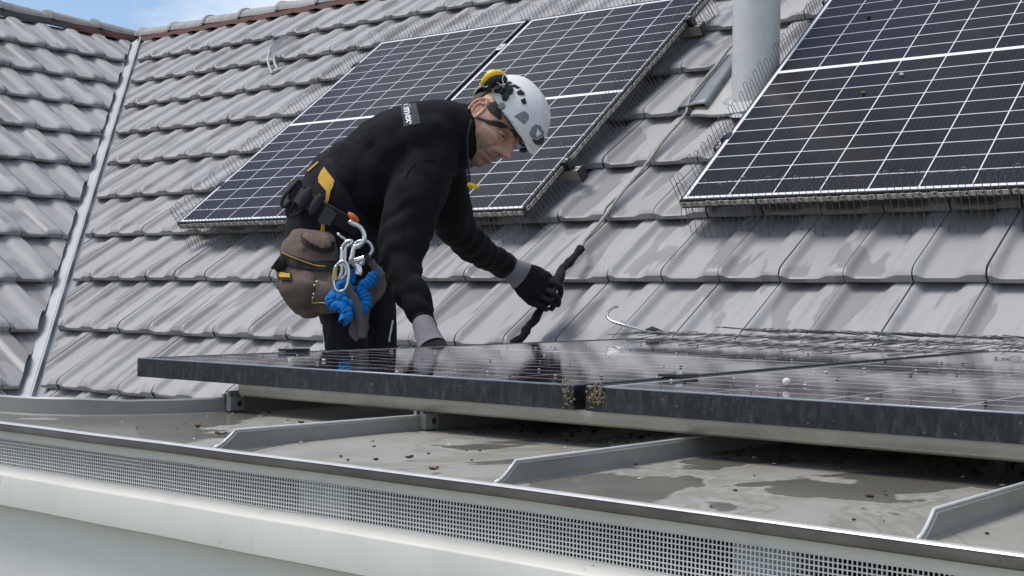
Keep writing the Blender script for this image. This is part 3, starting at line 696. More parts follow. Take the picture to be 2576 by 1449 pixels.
for X, Y, seed, lb in ((2172, 233, 31, 'small brown stone in the middle of the large right panel'), (2269, 187, 32, 'small grey stone on the large right panel, just below its white middle bar'), (2184, 43, 33, 'dark crumb high on the large right panel')):
    m = MB(); lump(m, onpanel(X, Y), .009, seed, .7); tag(m.build('small_stone', MT['moss' if seed < 32 else 'flake' if seed == 32 else 'crumb'], None, 180), lb, 'stone')
def leaf(c, r, seed, label, mat='rust'):
    rnd = random.Random(seed); rows = []; a0 = rnd.uniform(0, 6.28); ax = V((math.cos(a0), math.sin(a0), 0)); ay = V((-ax.y, ax.x, 0))
    for i in range(7):
        t = i / 6 * 2 - 1; wd = (1 - t * t) ** .6 * r * rnd.uniform(.4, .7) + .0003
        rows.append([V(c) + ax * (t * r) + ay * (k * wd) + V((0, 0, .0015 + r * (.35 * abs(k) * rnd.uniform(.5, 1.2) + .25 * t * t))) for k in (-1, -.5, 0, .5, 1)])
    m = MB(); m.grid(rows); o = m.build('dry_leaf', MT[mat], None, 180); o.modifiers.new('thickness', 'SOLIDIFY').thickness = .0006
    return tag(o, label, 'leaf', 'dry leaves')
def ondeck(X, Y, z=ZD + .002): d = ray(X, Y); return d * (z / d.z)
for i, (X, Y, r, mt) in enumerate(((499, 1079, .010, 'rust'), (556, 1096, .009, 'rust'), (757, 1068, .008, 'crumb'), (1030, 1156, .007, 'crumb'), (1092, 1186, .008, 'rust'), (2082, 1176, .006, 'rust'), (1745, 1125, .006, 'crumb'))):
    leaf(ondeck(X, Y), r, i, 'small curled brown leaf fragment lying on the grey dormer roof sheet', mt)
leaf(ondeck(1487, 1432, -.2830), .008, 20, 'small dead leaf on the pale ledge below the vent strip', 'crumb')

# ------------------------------------------------------------------ the worker
TV = -FW
def loft(mb, rings, nu=22, sub=4, close=True, pw=1.0):
    """rings: picture x, y, depth, half width in picture units, half depth in metres"""
    rs = [V((*at(r[0], r[1], r[2]), )) for r in rings]
    P = dense(rs, sub); A = []; B = []
    for i in range(len(rings) - 1):
        for k in range(sub):
            t = k / sub; A.append((rings[i][3] * (1 - t) + rings[i + 1][3] * t) * (rings[i][2] * (1 - t) + rings[i + 1][2] * t) / FPX); B.append(rings[i][4] * (1 - t) + rings[i + 1][4] * t)
    A.append(rings[-1][3] * rings[-1][2] / FPX); B.append(rings[-1][4]); n = len(P); rows = []
    for i, p in enumerate(P):
        t = (P[min(i + 1, n - 1)] - P[max(i - 1, 0)]).normalized()
        e1 = t.cross(TV).normalized(); e2 = e1.cross(t).normalized()
        rows.append([p + e1 * (A[i] * math.copysign(abs(math.cos(q)) ** pw, math.cos(q))) + e2 * (B[i] * math.copysign(abs(math.sin(q)) ** pw, math.sin(q))) for q in [2 * math.pi * k / nu for k in range(nu)]])
    if close:
        t0 = (P[1] - P[0]).normalized(); t1 = (P[-1] - P[-2]).normalized()
        def capr(row, c, t, h): return [[c + (q - c) * s_ + t * (h * o) for q in row] for s_, o in ((.86, .45), (.55, .8), (.02, .95))]
        a0 = capr(rows[0], P[0], -t0, min(A[0], B[0]) * .5)[::-1]; a1 = capr(rows[-1], P[-1], t1, min(A[-1], B[-1]) * .5)
        rows = a0 + rows + a1
    mb.grid(rows, closed=True)
    if close: mb.f.append([len(mb.v) - nu + k for k in range(nu)]); mb.f.append([len(mb.v) - nu * len(rows) + k for k in range(nu)][::-1])
def folds(me, amp, sc, seed, extra=None, aniso=(1, 1, 1), sharp=0):
    nrm = [v.normal.copy() for v in me.vertices]
    for v in me.vertices:
        p = v.co.copy(); q = V((p.x * aniso[0], p.y * aniso[1], p.z * aniso[2]))
        d = amp * (noise.noise(q * sc + V((seed, 0, 0))) + .55 * noise.noise(q * sc * 2.3 + V((0, seed, 0))) - .35 * abs(noise.noise(q * sc * 1.4 + V((0, 0, seed)))))
        if sharp: d -= sharp * (max(0, 1 - 2.2 * abs(noise.noise(q * sc * .5 + V((seed, 5, seed))))) ** 3 + .6 * max(0, 1 - 2.4 * abs(noise.noise(q * sc * 1.1 + V((7, seed, 1))))) ** 3)
        if extra: d += extra(p)
        v.co = p + nrm[v.index] * d
def bvh(*objs):
    vs, fs = [], []
    for o in objs:
        me = o.data; n = len(vs); off = o.matrix_world.translation if o.parent is None else V((0, 0, 0)); q = o
        off = V((0, 0, 0))
        while q is not None: off = off + q.location; q = q.parent
        vs += [v.co + off for v in me.vertices]; fs += [[i + n for i in p.vertices] for p in me.polygons]
    return BVHTree.FromPolygons(vs, fs)
def decal(name, poly, tree, mat, parent, off=.002, cell=4.0, solid=0, smooth=180):
    """a thin piece laid on a curved surface: outline in picture points, put where the line of sight meets the surface"""
    b = bmesh.new(); f = b.faces.new([b.verts.new((x, y, 0)) for x, y in poly])
    xs_ = [p[0] for p in poly]; ys_ = [p[1] for p in poly]
    for ax, lo, hi in ((0, min(xs_), max(xs_)), (1, min(ys_), max(ys_))):
        k = lo + cell
        while k < hi - .5:
            no = (1, 0, 0) if ax == 0 else (0, 1, 0); c_ = (k, 0, 0) if ax == 0 else (0, k, 0)
            bmesh.ops.bisect_plane(b, geom=b.verts[:] + b.edges[:] + b.faces[:], plane_co=c_, plane_no=no); k += cell
    bad = []; last = 3.7
    for v in b.verts:
        d = ray(v.co.x, v.co.y); h, nrm, _, dist = tree.ray_cast(V((0, 0, 0)), d.normalized())
        if h is None: bad.append(v); v.co = d * last; continue
        if nrm.dot(d) > 0: nrm = -nrm
        v.co = h + nrm * off; last = h.dot(FW)
    bmesh.ops.recalc_face_normals(b, faces=b.faces)
    if b.faces and sum(fc.normal.dot(fc.calc_center_median()) for fc in b.faces) > 0: bmesh.ops.reverse_faces(b, faces=b.faces)
    p_off = V((0, 0, 0)); q = parent
    while q is not None: p_off += q.location; q = q.parent
    for v in b.verts: v.co -= p_off
    me = bpy.data.meshes.new(name); b.to_mesh(me); b.free(); o = link(name, me, MT[mat], parent, smooth)
    if solid: m_ = o.modifiers.new('thickness', 'SOLIDIFY'); m_.thickness = solid; m_.offset = -1
    return o
def onto(pts, tree, off):
    out = []
    for X, Y in pts:
        d = ray(X, Y); h, nrm, _, _ = tree.ray_cast(V((0, 0, 0)), d.normalized())
        if h is None: h = d * 3.7; nrm = TV
        out.append(h - d.normalized() * off)
    return out

# ---- head frame
BD = 3.85
f0 = (CR * .69 - CU * .72).normalized(); Hu = (CR * .72 + CU * .69).normalized(); al = R_(33)
Hf = f0 * math.cos(al) + TV * math.sin(al); Hs = TV * math.cos(al) - f0 * math.sin(al)
HC = at(1236, 309, BD); HSC = 1.07
def HP(s, f, u): return HC + (Hs * s + Hf * f + Hu * u) * HSC
def hl(p): d = p - HC; return V((d.dot(Hs), d.dot(Hf), d.dot(Hu))) / HSC
def G(x, z, cx, cz, sx, sz): return math.exp(-((x - cx) / sx) ** 2 - ((z - cz) / sz) ** 2)
def face(x, y, z):
    """bumps of a face on the front of the head, in metres"""
    a = abs(x)
    d = .027 * G(x, z, 0, -.036, .0105, .0115) + .018 * G(x, z, 0, -.020, .0085, .015) + .010 * G(x, z, 0, -.006, .007, .012)
    d += .0085 * G(a, z, .0155, -.040, .0068, .0075) - .004 * G(a, z, .026, -.040, .006, .012) - .006 * G(a, z, .008, -.0495, .006, .004)
    d += .010 * G(a, z, .030, .018, .024, .008) - .016 * G(a, z, .033, -.003, .016, .010) + .007 * G(a, z, .034, -.005, .011, .006) - .006 * G(a, z, .013, -.001, .007, .010)
    d += .0075 * G(a, z, .048, -.020, .017, .012) - .006 * G(a, z, .052, -.062, .017, .022) - .003 * G(a, z, .034, -.0165, .014, .0035)
    d += .006 * G(x, z, 0, -.0635, .023, .0060) - .009 * G(a, z, .010, -.0705, .025, .0030) + .007 * G(x, z, 0, -.078, .019, .0060) - .007 * G(x, z, 0, -.089, .018, .0055)
    d += .010 * G(x, z, 0, -.106, .020, .013)
    t = (z + .036) / -.045
    if 0 < t < 1.2: d -= .0055 * math.exp(-((a - (.026 + .012 * t)) / .004) ** 2)
    return d
def headpt(th, ph, grow=0.0, bumps=True):
    z = .123 * math.cos(th); st = math.sin(th); sy = sx = st
    if z < 0:
        zz = min(1, -z / .123); sy = max(0, 1 - zz ** 3.4) ** (1 / 3.4); sx = max(0, 1 - zz ** 2.6) ** (1 / 2.6)
        k = sm(-z / .04); sy = st + (sy - st) * k; sx = st + (sx - st) * k
    x, y = (.0745 + grow) * sx * math.sin(ph), (.098 + grow) * math.cos(ph)
    if y > 0: y *= sy * (1 - .05 * sm((-z - .02) / .08))
    else: y *= st * .86 * (1 - .22 * sm((-z - .02) / .10))
    if z < -.02: x *= 1.04 - .20 * min(1, (-z - .02) / .10)
    if bumps and y > 0: y += face(x, y, z) * sm(y / .045)
    return HP(x, y, z * (1 + grow * 6))
body = MB(); rows = [[headpt(math.pi * i / 176, 2 * math.pi * k / 256) for k in range(256)] for i in range(177)]
body.grid(rows, closed=True)
for s_ in (1, -1):                                   # ears
    ear = [HP(s_ * (.074 + .006 * math.cos(q) + .006 * (math.cos(q) < 0) * -math.cos(q)), -.008 - .019 * math.cos(q), -.004 + .033 * math.sin(q)) for q in [2 * math.pi * k / 16 for k in range(17)]]
    body.tube(ear, .0046, 8); body.ellipsoid(HP(s_ * .072, -.010, -.006), (Hs * .0075, Hf * .019, Hu * .031), 12, 8); body.tube([HP(s_ * .078, .002, .016), HP(s_ * .079, -.012, .012), HP(s_ * .079, -.016, -.006), HP(s_ * .078, -.010, -.022)], .0042, 8)
    body.ellipsoid(HP(s_ * .076, -.004, -.030), (Hs * .006, Hf * .009, Hu * .010), 10, 6)
nb = HP(0, -.03, -.05); NK = at(1140, 345, BD)
body.tube([HP(0, -.02, -.02), nb, nb.lerp(NK, .5), NK], [.062, .062, .066, .075], 20)
loft(body, [(860, 600, BD, 80, .12), (900, 500, BD, 95, .13), (1010, 400, BD, 95, .14), (1085, 362, BD, 85, .15), (1140, 345, BD, 60, .08)])
loft(body, [(1085, 395, 3.74, 45, .045), (1036, 520, 3.68, 34, .04), (1014, 625, 3.63, 28, .035), (1044, 750, 3.55, 22, .026), (1070, 825, 3.49, 22, .024), (1082, 862, 3.45, 25, .018)])
loft(body, [(1110, 400, 3.96, 45, .045), (1130, 500, 4.04, 38, .045), (1148, 572, 4.12, 32, .04), (1220, 636, 4.28, 25, .03), (1284, 676, 4.41, 20, .024), (1310, 690, 4.45, 22, .016)])
def foot_at(X, Y, d):
    p = at(X, Y, d); return V((p.x, p.y, roofz(p.x, p.y)))
FN, FF = foot_at(835, 1000, 3.78), foot_at(915, 1000, 3.98)
def px(p): d = p.dot(FW); return (1288 + FPX * p.dot(CR) / d, 724.5 - FPX * p.dot(CU) / d, d)
an, af = px(FN + V((0, 0, .10))), px(FF + V((0, 0, .10)))
loft(body, [(850, 640, 3.80, 50, .06), (864, 780, 3.75, 36, .045), (872, 900, 3.72, 32, .04), ((872 + an[0]) / 2 - 4, (900 + an[1]) / 2, (3.69 + an[2]) / 2, 36, .045), (*an, 26, .032)])
loft(body, [(915, 640, 3.92, 46, .06), (942, 780, 3.94, 30, .045), (952, 900, 3.93, 26, .04), ((958 + af[0]) / 2 - 4, (900 + af[1]) / 2, (3.93 + af[2]) / 2, 36, .045), (*af, 26, .032)])
me = remeshed(body, .0023, 1, .4)
person = link('person', me, MT['skin'], None, 180)
tag(person, 'roof worker in black fleece bending over the dormer panels, gloved hand on the rope', 'person')
me.attributes.new('beard', 'FLOAT_COLOR', 'POINT'); ca = me.attributes['beard'].data
for v in me.vertices:
    x, y, z = hl(v.co); a = abs(x); br = 0
    if abs(z) < .2 and -.1 < y < .16:
        br = sm((-.040 - z) / .018) * sm((y + .02) / .03) + .9 * G(x, z, 0, -.056, .026, .006)
        br = max(br * (1 - .8 * G(x, z, 0, -.071, .018, .006)), .75 * sm((.012 - abs(y - .028)) / .008) * sm((-.0 - z) / .02) * (a > .05))
        if a > .045: br = max(br, .5 * sm((-.03 - z) / .03) * (y < .07))
    red = 0
    if a > .0775 and -.04 < y < .02: red = .8
    if y > .085: red = max(red, .8 * G(x, z, 0, -.032, .02, .02), .5 * G(a, z, .045, -.018, .02, .016))
    ca[v.index].color = (min(1, br), red, 0, 1)
BT = bvh(person)
hr = MB(); hr.grid([[headpt(R_(t), R_(q), .0042, False) for q in range(112, 250, 6)] for t in range(30, 126, 5)]); ho = hr.build('hair', MT['hair'], person, 180); ho.modifiers.new('thickness', 'SOLIDIFY').thickness = .003
# eyes, lids, brows
for s_ in (1, -1):
    yb = .098 + face(.033, .088, -.004)
    e = MB(); e.ellipsoid(HP(s_ * .033, yb - .0105, -.0055), (Hs * .0125, Hf * .0085, Hu * .0034), 14, 8); eo = e.build('eye', MT['eye'], person, 180)
    e = MB(); e.ellipsoid(HP(s_ * .033, yb - .0035, -.0072), (Hs * .0050, Hf * .003, Hu * .0026), 10, 6); e.build('iris', MT['dark'], eo, 180)
    e = MB(); e.tube([HP(s_ * x, yb + y, z) for x, y, z in ((.017, -.006, -.004), (.025, -.001, -.0018), (.034, -.001, -.0012), (.044, -.007, -.0040), (.050, -.014, -.0075))], [.0016, .0036, .0042, .0036, .0015], 8); e.build('eyelid', MT['skin'], person, 180)
    yb = .098 + face(.030, .09, .018)
    e = MB(); e.tube([HP(s_ * x, yb + y, z) for x, y, z in ((.012, -.004, .0135), (.024, -.0015, .016), (.038, -.006, .0185), (.052, -.020, .014))], [.0022, .0042, .0036, .0014], 6); e.build('eyebrow', MT['hair'], person, 180)
    e = MB(); e.ellipsoid(HP(s_ * .0070, .098 + .0045, -.0470), (Hs * .0034, Hf * .0045, Hu * .0018), 8, 6); e.build('nostril', MT['dark'], person, 180)
# ---- fleece jacket
jk = MB()
loft(jk, [(897, 490, BD, 130, .172), (917, 474, BD, 132, .175), (950, 444, BD, 131, .18), (1012, 400, BD, 132, .19), (1072, 368, BD, 116, .195), (1122, 350, BD, 101, .165), (1160, 346, BD, 88, .105), (1187, 350, BD, 86, .09)], 30)
loft(jk, [(1083, 385, 3.76, 72, .085), (1062, 440, 3.71, 78, .085), (1036, 520, 3.67, 74, .08), (1016, 600, 3.63, 69, .075), (1013, 660, 3.60, 60, .068), (1030, 725, 3.56, 47, .055), (1052, 780, 3.52, 38, .046), (1068, 822, 3.49, 31, .037)], 24)
loft(jk, [(1100, 395, 3.95, 66, .08), (1122, 470, 4.00, 62, .08), (1134, 530, 4.06, 60, .075), (1155, 580, 4.13, 50, .065), (1200, 624, 4.24, 42, .053), (1245, 655, 4.34, 36, .044), (1276, 673, 4.40, 32, .038)], 24)
me = remeshed(jk, .0075, 5, .5)
PE, PWr = at(1014, 640, 3.62), at(1068, 822, 3.49)
axn = (PWr - PE).normalized(); PE2, PW2 = at(1150, 575, 4.12), at(1276, 673, 4.40); axf = (PW2 - PE2).normalized()
def creases(p):
    d = 0
    for E_, W_, ax in ((PE, PWr, axn), (PE2, PW2, axf)):
        t = (p - E_).dot(ax); r = ((p - E_) - ax * t).length; Ln = (W_ - E_).length
        if -.16 < t < Ln + .03 and r < .14:
            k = sm((t + .16) / .1); d += .0050 * k * math.sin(t * 105 + 2.2 * noise.noise(p * 14)) * (.5 + .5 * noise.noise(p * 9 + V((3, 1, 0))))
    t = (p - at(1085, 410, 3.75)); sh = math.exp(-(t.length / .09) ** 2); d += .004 * sh * math.sin((p.z + p.x) * 90)
    ax = (at(1072, 368, BD) - at(900, 480, BD)).normalized(); u = (p - at(900, 480, BD)).dot(ax); d += .0045 * sm((.22 - u) / .2) * math.sin(u * 62 + 3 * noise.noise(p * 6))
    return d
folds(me, .0080, 9, 3.3, creases, (1, 1, 1), .0055)
jacket = link('jacket', me, MT['fleece'], person, 180)
JT = bvh(jacket)
# hem roll, shoulder seam, collar edge
mb = MB(); mb.tube(onto([(1020, 452), (1028, 430), (1045, 412), (1068, 402), (1092, 404), (1112, 416), (1128, 436), (1138, 460)], JT, -.0005), .0022, 6); mb.build('armhole_seam', MT['fleece'], jacket, 180)
# logo patch with its lettering
lp = decal('logo_patch', [(1008, 267), (1047, 260), (1058, 311), (1016, 319)], JT, 'logo', jacket, .0015, 4)
cu = bpy.data.curves.new('t', 'FONT'); cu.body = 'ümex·'; cu.size = 1; cu.offset = .022; cu.resolution_u = 3
to = bpy.data.objects.new('t', cu); C.objects.link(to); dg = bpy.context.evaluated_depsgraph_get(); dg.update()
tm = bpy.data.meshes.new_from_object(to.evaluated_get(dg)); bpy.data.objects.remove(to)
b = bmesh.new(); b.from_mesh(tm); bmesh.ops.triangulate(b, faces=b.faces); bmesh.ops.subdivide_edges(b, edges=b.edges, cuts=1)
tx = [v.co.x for v in b.verts]; x0_, x1_ = min(tx), max(tx)
for v in b.verts:
    t = (v.co.x - x0_) / (x1_ - x0_); h = v.co.y / .75
    X = 1014 + 9.5 * t + 22 * h * .92; Y = 263 + 50 * t - 3.6 * h
    d = ray(X, Y); hit, nrm, _, _ = JT.ray_cast(V((0, 0, 0)), d.normalized())
    v.co = (hit if hit is not None else d * 3.7) - d.normalized() * .0045
b.to_mesh(tm); b.free(); link('logo_lettering', tm, MT['white'], lp)
# zip pull and neck cord
mb = MB(); mb.tube([at(X, Y, 3.735) for X, Y in ((1186, 300), (1181, 322), (1176, 345), (1176, 390), (1178, 430), (1181, 462), (1183, 472))], .0026, 6); mb.build('neck_cord', MT['strap'], jacket, 180)
mb = MB(); mb.tube([at(X, Y, 3.735) for X, Y in ((1181, 400), (1183, 440), (1183, 466))], .0016, 6); mb.build('drawstring', MT['greystrap'], jacket, 180)
mb = MB(); mb.tube([at(1175, 464, 3.73), at(1183, 466, 3.73), (at(1192, 469, 3.73)), at(1205, 471, 3.73)], [.004, .009, .0065, .0055], 6, flat=.4); mb.build('zip_tag', MT['yplastic'], jacket, 40)

# ---- trousers
tr = MB()
loft(tr, [(895, 440, BD, 112, .155), (872, 490, BD, 116, .165), (846, 550, BD, 117, .178), (840, 620, BD, 118, .182), (858, 690, BD, 116, .175), (885, 740, BD, 98, .15)], 30)
loft(tr, [(846, 660, 3.77, 82, .095), (856, 740, 3.73, 70, .085), (862, 810, 3.71, 61, .08), (868, 880, 3.69, 58, .078), (874, 930, 3.69, 55, .07), ((872 + an[0]) / 2 - 4, (900 + an[1]) / 2, (3.69 + an[2]) / 2, 50, .065), (an[0], an[1] + 8, an[2], 46, .058)], 22)
loft(tr, [(915, 660, 3.93, 78, .09), (938, 740, 3.94, 60, .08), (950, 810, 3.94, 50, .075), (955, 880, 3.93, 47, .07), (958, 930, 3.93, 48, .066), ((958 + af[0]) / 2 - 4, (900 + af[1]) / 2, (3.93 + af[2]) / 2, 48, .062), (af[0], af[1] + 8, af[2], 44, .056)], 22)
me = remeshed(tr, .009, 5, .5); folds(me, .009, 8, 8.1, None, (1, 1, .55), .0065)
trousers = link('trousers', me, MT['trouser'], person, 180); TRT = bvh(trousers)
for P_ in (FN, FF):
    bt = MB(); fd = (X1 * .86 - SV * .5).normalized(); sdv = fd.cross(NV)
    fd = (CR * .92 + TV * .2); fd = (fd - V((0, 0, 1)) * fd.z).normalized(); fd = (fd + V((0, 0, 1)) * (fd.y * .75)).normalized(); sdv = fd.cross(V((0, 0, 1))).normalized(); upb = sdv.cross(fd)
    rows = []
    for t, hw, h in ((-.09, .030, .05), (-.075, .038, .085), (-.02, .040, .10), (.05, .044, .085), (.11, .048, .06), (.155, .042, .045), (.175, .02, .03)):
        rows.append([P_ + fd * t + sdv * (hw * math.cos(q)) + upb * (.0 + h * max(0, math.sin(q)) - .004 * (math.sin(q) < 0)) for q in [2 * math.pi * k / 16 for k in range(16)]])
    bt.grid(rows, closed=True); bt.f.append(list(range(16))); bt.f.append([len(bt.v) - 16 + k for k in range(16)]); bt.build('boot', MT['canvas'], person, 60)
decal('yellow_emblem', [(817, 421), (842, 455), (839, 470), (832, 482), (829, 500), (823, 513), (818, 510), (822, 482), (803, 460), (802, 448), (808, 434)], TRT, 'yellow', trousers, .004, 4)
decal('yellow_tab', [(810, 558), (818, 558), (817, 586), (807, 586)], TRT, 'yellow', trousers, .003, 4)
decal('waist_piping', [(775, 431), (801, 408), (803, 410), (778, 433)], TRT, 'yellow', trousers, .004, 4)
decal('reflective_stripe', [(809, 815), (813, 815), (821, 885), (816, 885)], TRT, 'white', trousers, .003, 4)
decal('reflective_stripe', [(984, 806), (988, 806), (979, 862), (975, 858)], TRT, 'white', trousers, .003, 4)
decal('thigh_pocket', [(960, 690), (967, 712), (962, 735), (938, 770), (928, 800), (915, 850), (898, 852), (890, 800), (900, 760), (925, 720)], TRT, 'greystrap', trousers, .008, 5, .006)

# ---- harness belt round the hips
belt = MB(); bc = at(836, 538, BD); e1 = (CR * .86 - CU * .50).normalized(); e3 = (CR * .50 + CU * .86).normalized()
am = 123 * BD / FPX; rows = []
for q in [2 * math.pi * k / 48 for k in range(48)]:
    c_ = bc + e1 * (am * math.cos(q)) + TV * (.193 * math.sin(q)); wv = .003 * math.sin(q * 7)
    o = (c_ - bc).normalized()
    rows.append([c_ + e3 * z + o * (t + wv) for z, t in ((-.023, 0), (-.020, .005), (.020, .005), (.023, 0), (.020, -.004), (-.020, -.004))])
rows.append(rows[0]); belt.grid(rows, closed=True)
bo = belt.build('harness_belt', MT['strap'], person, 50)
def bpos(X, Y, o=.0): return onto([(X, Y)], bvh(bo), .006 + o)[0]
BLT = bvh(bo)
def bp(X, Y, o=.008): return onto([(X, Y)], BLT, o)[0]
mb = MB()
for X, Y in ((742, 478), (768, 498), (795, 516)):
    c_ = bp(X, Y, .008); mb.ellipsoid(c_, (e1 * .0145 - e3 * .004, e3 * .034, TV * .009), 14, 8)
mb.build('belt_pads', MT['canvas'], bo)
mb = MB(); mb.box(bp(821, 543, .012), (.013, .024, .007), (e1, e3, TV)); mb.box(bp(834, 549, .012), (.007, .020, .008), (e1, e3, TV)); mb.build('buckle', MT['black'], bo)
mb = MB()
for pts in ([(752, 452), (736, 470), (716, 492), (708, 512), (716, 520), (730, 505)], [(740, 500), (726, 520), (722, 540), (736, 545), (757, 532), (768, 518)], [(766, 470), (752, 492), (738, 515), (728, 535)]):
    mb.tube(dense([at(X, Y, 3.70 - .002 * i) for i, (X, Y) in enumerate(pts)], 4), .0055, 6)
mb.build('gear_loops', MT['strap'], bo, 180)
mb = MB(); mb.tube([at(876, 536, 3.58), at(884, 543, 3.575), at(893, 550, 3.575), at(902, 557, 3.58)], [.004, .009, .009, .004], 8, flat=.35); mb.build('orange_indicator', MT['orange'], bo, 60)

# ---- tool pouch hanging from the belt
pm = MB()
loft(pm, [(785, 590, 3.655, 56, .028), (780, 620, 3.635, 70, .040), (776, 660, 3.62, 78, .045), (774, 715, 3.61, 77, .050), (784, 755, 3.615, 62, .046), (796, 782, 3.62, 44, .030)], 32, 4, True, .72)
loft(pm, [(752, 690, 3.575, 46, .018), (752, 720, 3.565, 50, .026), (762, 750, 3.57, 42, .026), (772, 768, 3.58, 30, .016)], 24, 4, True, .7)
loft(pm, [(822, 704, 3.580, 27, .014), (822, 735, 3.570, 29, .022), (822, 768, 3.575, 27, .020), (822, 786, 3.58, 22, .012)], 24, 4, True, .6)
loft(pm, [(800, 600, 3.605, 34, .014), (798, 622, 3.595, 38, .020), (796, 640, 3.60, 36, .016)], 24, 4, True, .7)
me = remeshed(pm, .0052, 3, .5); folds(me, .0045, 15, 5.5, lambda p: .0018 * math.sin((p.dot(CR) * 1.0 + p.z * .8) * 85), (1, 1, 1), .0045)
pouch = link('tool_pouch', me, MT['leather'], None, 180)
tag(pouch, 'worn brown canvas tool pouch hanging from the black belt at the hip of the worker', 'tool pouch')
PO = bvh(pouch)
decal('black_band', [(708, 632), (730, 641), (757, 650), (796, 658), (856, 656), (856, 684), (836, 682), (791, 683), (743, 674), (708, 662)], PO, 'canvas', pouch, .004, 5, .004)
pp = onto([(708, 634), (725, 643), (745, 651), (770, 660), (796, 668), (820, 670), (852, 671)], PO, .007); mb = MB(); mb.tube(dense(pp, 3), .0014, 5); mb.build('yellow_piping', MT['yellow'], pouch, 180)
decal('top_pocket', [(758, 590), (775, 589), (832, 608), (838, 612), (838, 630), (812, 636), (780, 625), (762, 610)], PO, 'canvas', pouch, .006, 5, .005)
decal('pocket_face', [(766, 594), (778, 593), (829, 610), (829, 622), (808, 624), (782, 615), (769, 605)], PO, 'leather', pouch, .010, 5, .003)
lb = decal('pouch_label', [(704, 686), (733, 688), (735, 708), (708, 707)], PO, 'canvas', pouch, .006, 4, .003); decal('label_print', [(706, 689), (731, 691), (732, 703), (709, 702)], PO, 'yellow', lb, .0085, 4)
decal('small_pocket', [(795, 706), (848, 716), (846, 760), (792, 760)], PO, 'leather', pouch, .010, 6, .008)
for X, Y in ((797, 709), (791, 718), (789, 740), (787, 749), (839, 790)):
    c_ = onto([(X, Y)], PO, .013)[0]; mb = MB(); mb.ellipsoid(c_, (CR * .0032, CU * .0032, TV * .002), 8, 6); mb.build('rivet', MT['steel'], pouch, 180)
mb = MB(); mb.tube(dense(onto([(787, 748), (786, 762), (800, 761), (820, 763), (832, 770)], PO, .012), 3), .0024, 6); mb.build('wire_loop', MT['brass'], pouch, 180)
mb = MB(); mb.grid([[at(X, Y, 3.60), at(X2, Y2, 3.565), at(X3, Y3, 3.575)] for X, Y, X2, Y2, X3, Y3 in ((712, 640, 709, 644, 720, 652), (700, 655, 694, 662, 716, 674), (688, 670, 684, 675, 712, 684), (700, 682, 704, 684, 716, 688))]); o_ = mb.build('side_flap', MT['canvas'], pouch, 60); o_.modifiers.new('thickness', 'SOLIDIFY').thickness = .005

# ---- hooks and lanyard hanging at the front of the hip
def Z2(pts, d=3.50, n=4, dd=0): return dense([at(677.2 + .26445 * x, 498.3 + .26445 * y, d + dd * i) for i, (x, y) in enumerate(pts)], n)
sh = tag(empty('snap_hook', at(890, 620, 3.5)), 'polished steel scaffold hook gaping open at the hip of the worker', 'snap hook')
mb = MB(); mb.tube(Z2([(762, 215), (785, 238), (830, 255), (872, 285), (900, 335), (905, 385), (882, 430), (845, 458), (812, 462), (798, 495), (790, 545), (772, 592)], 3.47), [.0052] * 1 + [.0065] * 44, 8, flat=.7); mb.build('hook_body', MT['steel'], sh, 180)
mb = MB(); mb.tube(Z2([(665, 350), (690, 372), (715, 385), (735, 415), (752, 440)], 3.48), .0036, 7); mb.ellipsoid(at(852, 590, 3.48), (CR * .005, CU * .005, TV * .004), 8, 6); mb.build('hook_gate', MT['steel'], sh, 180)
mb = MB(); mb.tube(Z2([(760, 590), (800, 600), (850, 590), (905, 570)], 3.485), [.010, .012, .011, .007] + [.007] * 9, 8, flat=.5); mb.tube(Z2([(800, 610), (840, 650), (850, 700), (845, 725)], 3.49), .0095, 8, flat=.5); mb.build('swivel_body', MT['steel'], sh, 60)
def carab(name, pts, d, r, label, mat='steel', sleeve=None):
    t = tag(empty(name, at(677.2 + .26445 * pts[0][0], 498.3 + .26445 * pts[0][1], d)), label, 'carabiner')
    mb = MB(); mb.tube(Z2(pts + [pts[0]], d), r, 8); mb.build('carabiner_body', MT[mat], t, 180)
    if sleeve: mb = MB(); mb.tube(Z2(sleeve, d - .002), r * 1.5, 10); mb.build('locking_sleeve', MT['brass' if name == 'screw_carabiner' else 'steel'], t, 60)
carab('screw_carabiner', [(640, 640), (690, 600), (735, 620), (755, 690), (750, 790), (722, 865), (665, 888), (622, 850), (612, 760), (620, 690)], 3.455, .0042, 'oval steel carabiner with a brassy screw sleeve, lowest of the hooks at the hip', 'steel', [(632, 660), (624, 720), (628, 780)])
carab('snap_carabiner', [(690, 470), (735, 415), (790, 408), (770, 440), (730, 470), (722, 540), (718, 640), (735, 700), (700, 760), (668, 770), (690, 700), (686, 600)], 3.475, .0046, 'slim steel twistlock carabiner between the scaffold hook and the brassy one', 'steel', [(702, 500), (694, 570), (690, 650)])
carab('alloy_carabiner', [(830, 420), (900, 405), (955, 430), (982, 490), (955, 545), (900, 610), (840, 640), (800, 600), (800, 500)], 3.50, .0046, 'grey alloy carabiner behind the scaffold hook, holding the blue lanyard', 'gal')
ly = tag(empty('lanyard', at(890, 740, 3.52)), 'bunched bright blue elastic lanyard hanging from the carabiners at the hip', 'lanyard')
def ruffle(pts, d, r0, seed, dd=0):
    P = Z2(pts, d, 8, dd); rs = [r0 * (1 + .24 * math.sin(i * .95 + seed) + .22 * noise.noise(V((i * .35, seed, 0)))) for i in range(len(P))]
    P = [p + (CR * noise.noise(V((i * .3, seed, 4))) + CU * noise.noise(V((i * .3, 4, seed)))) * .003 for i, p in enumerate(P)]; return P, rs
mb = MB()
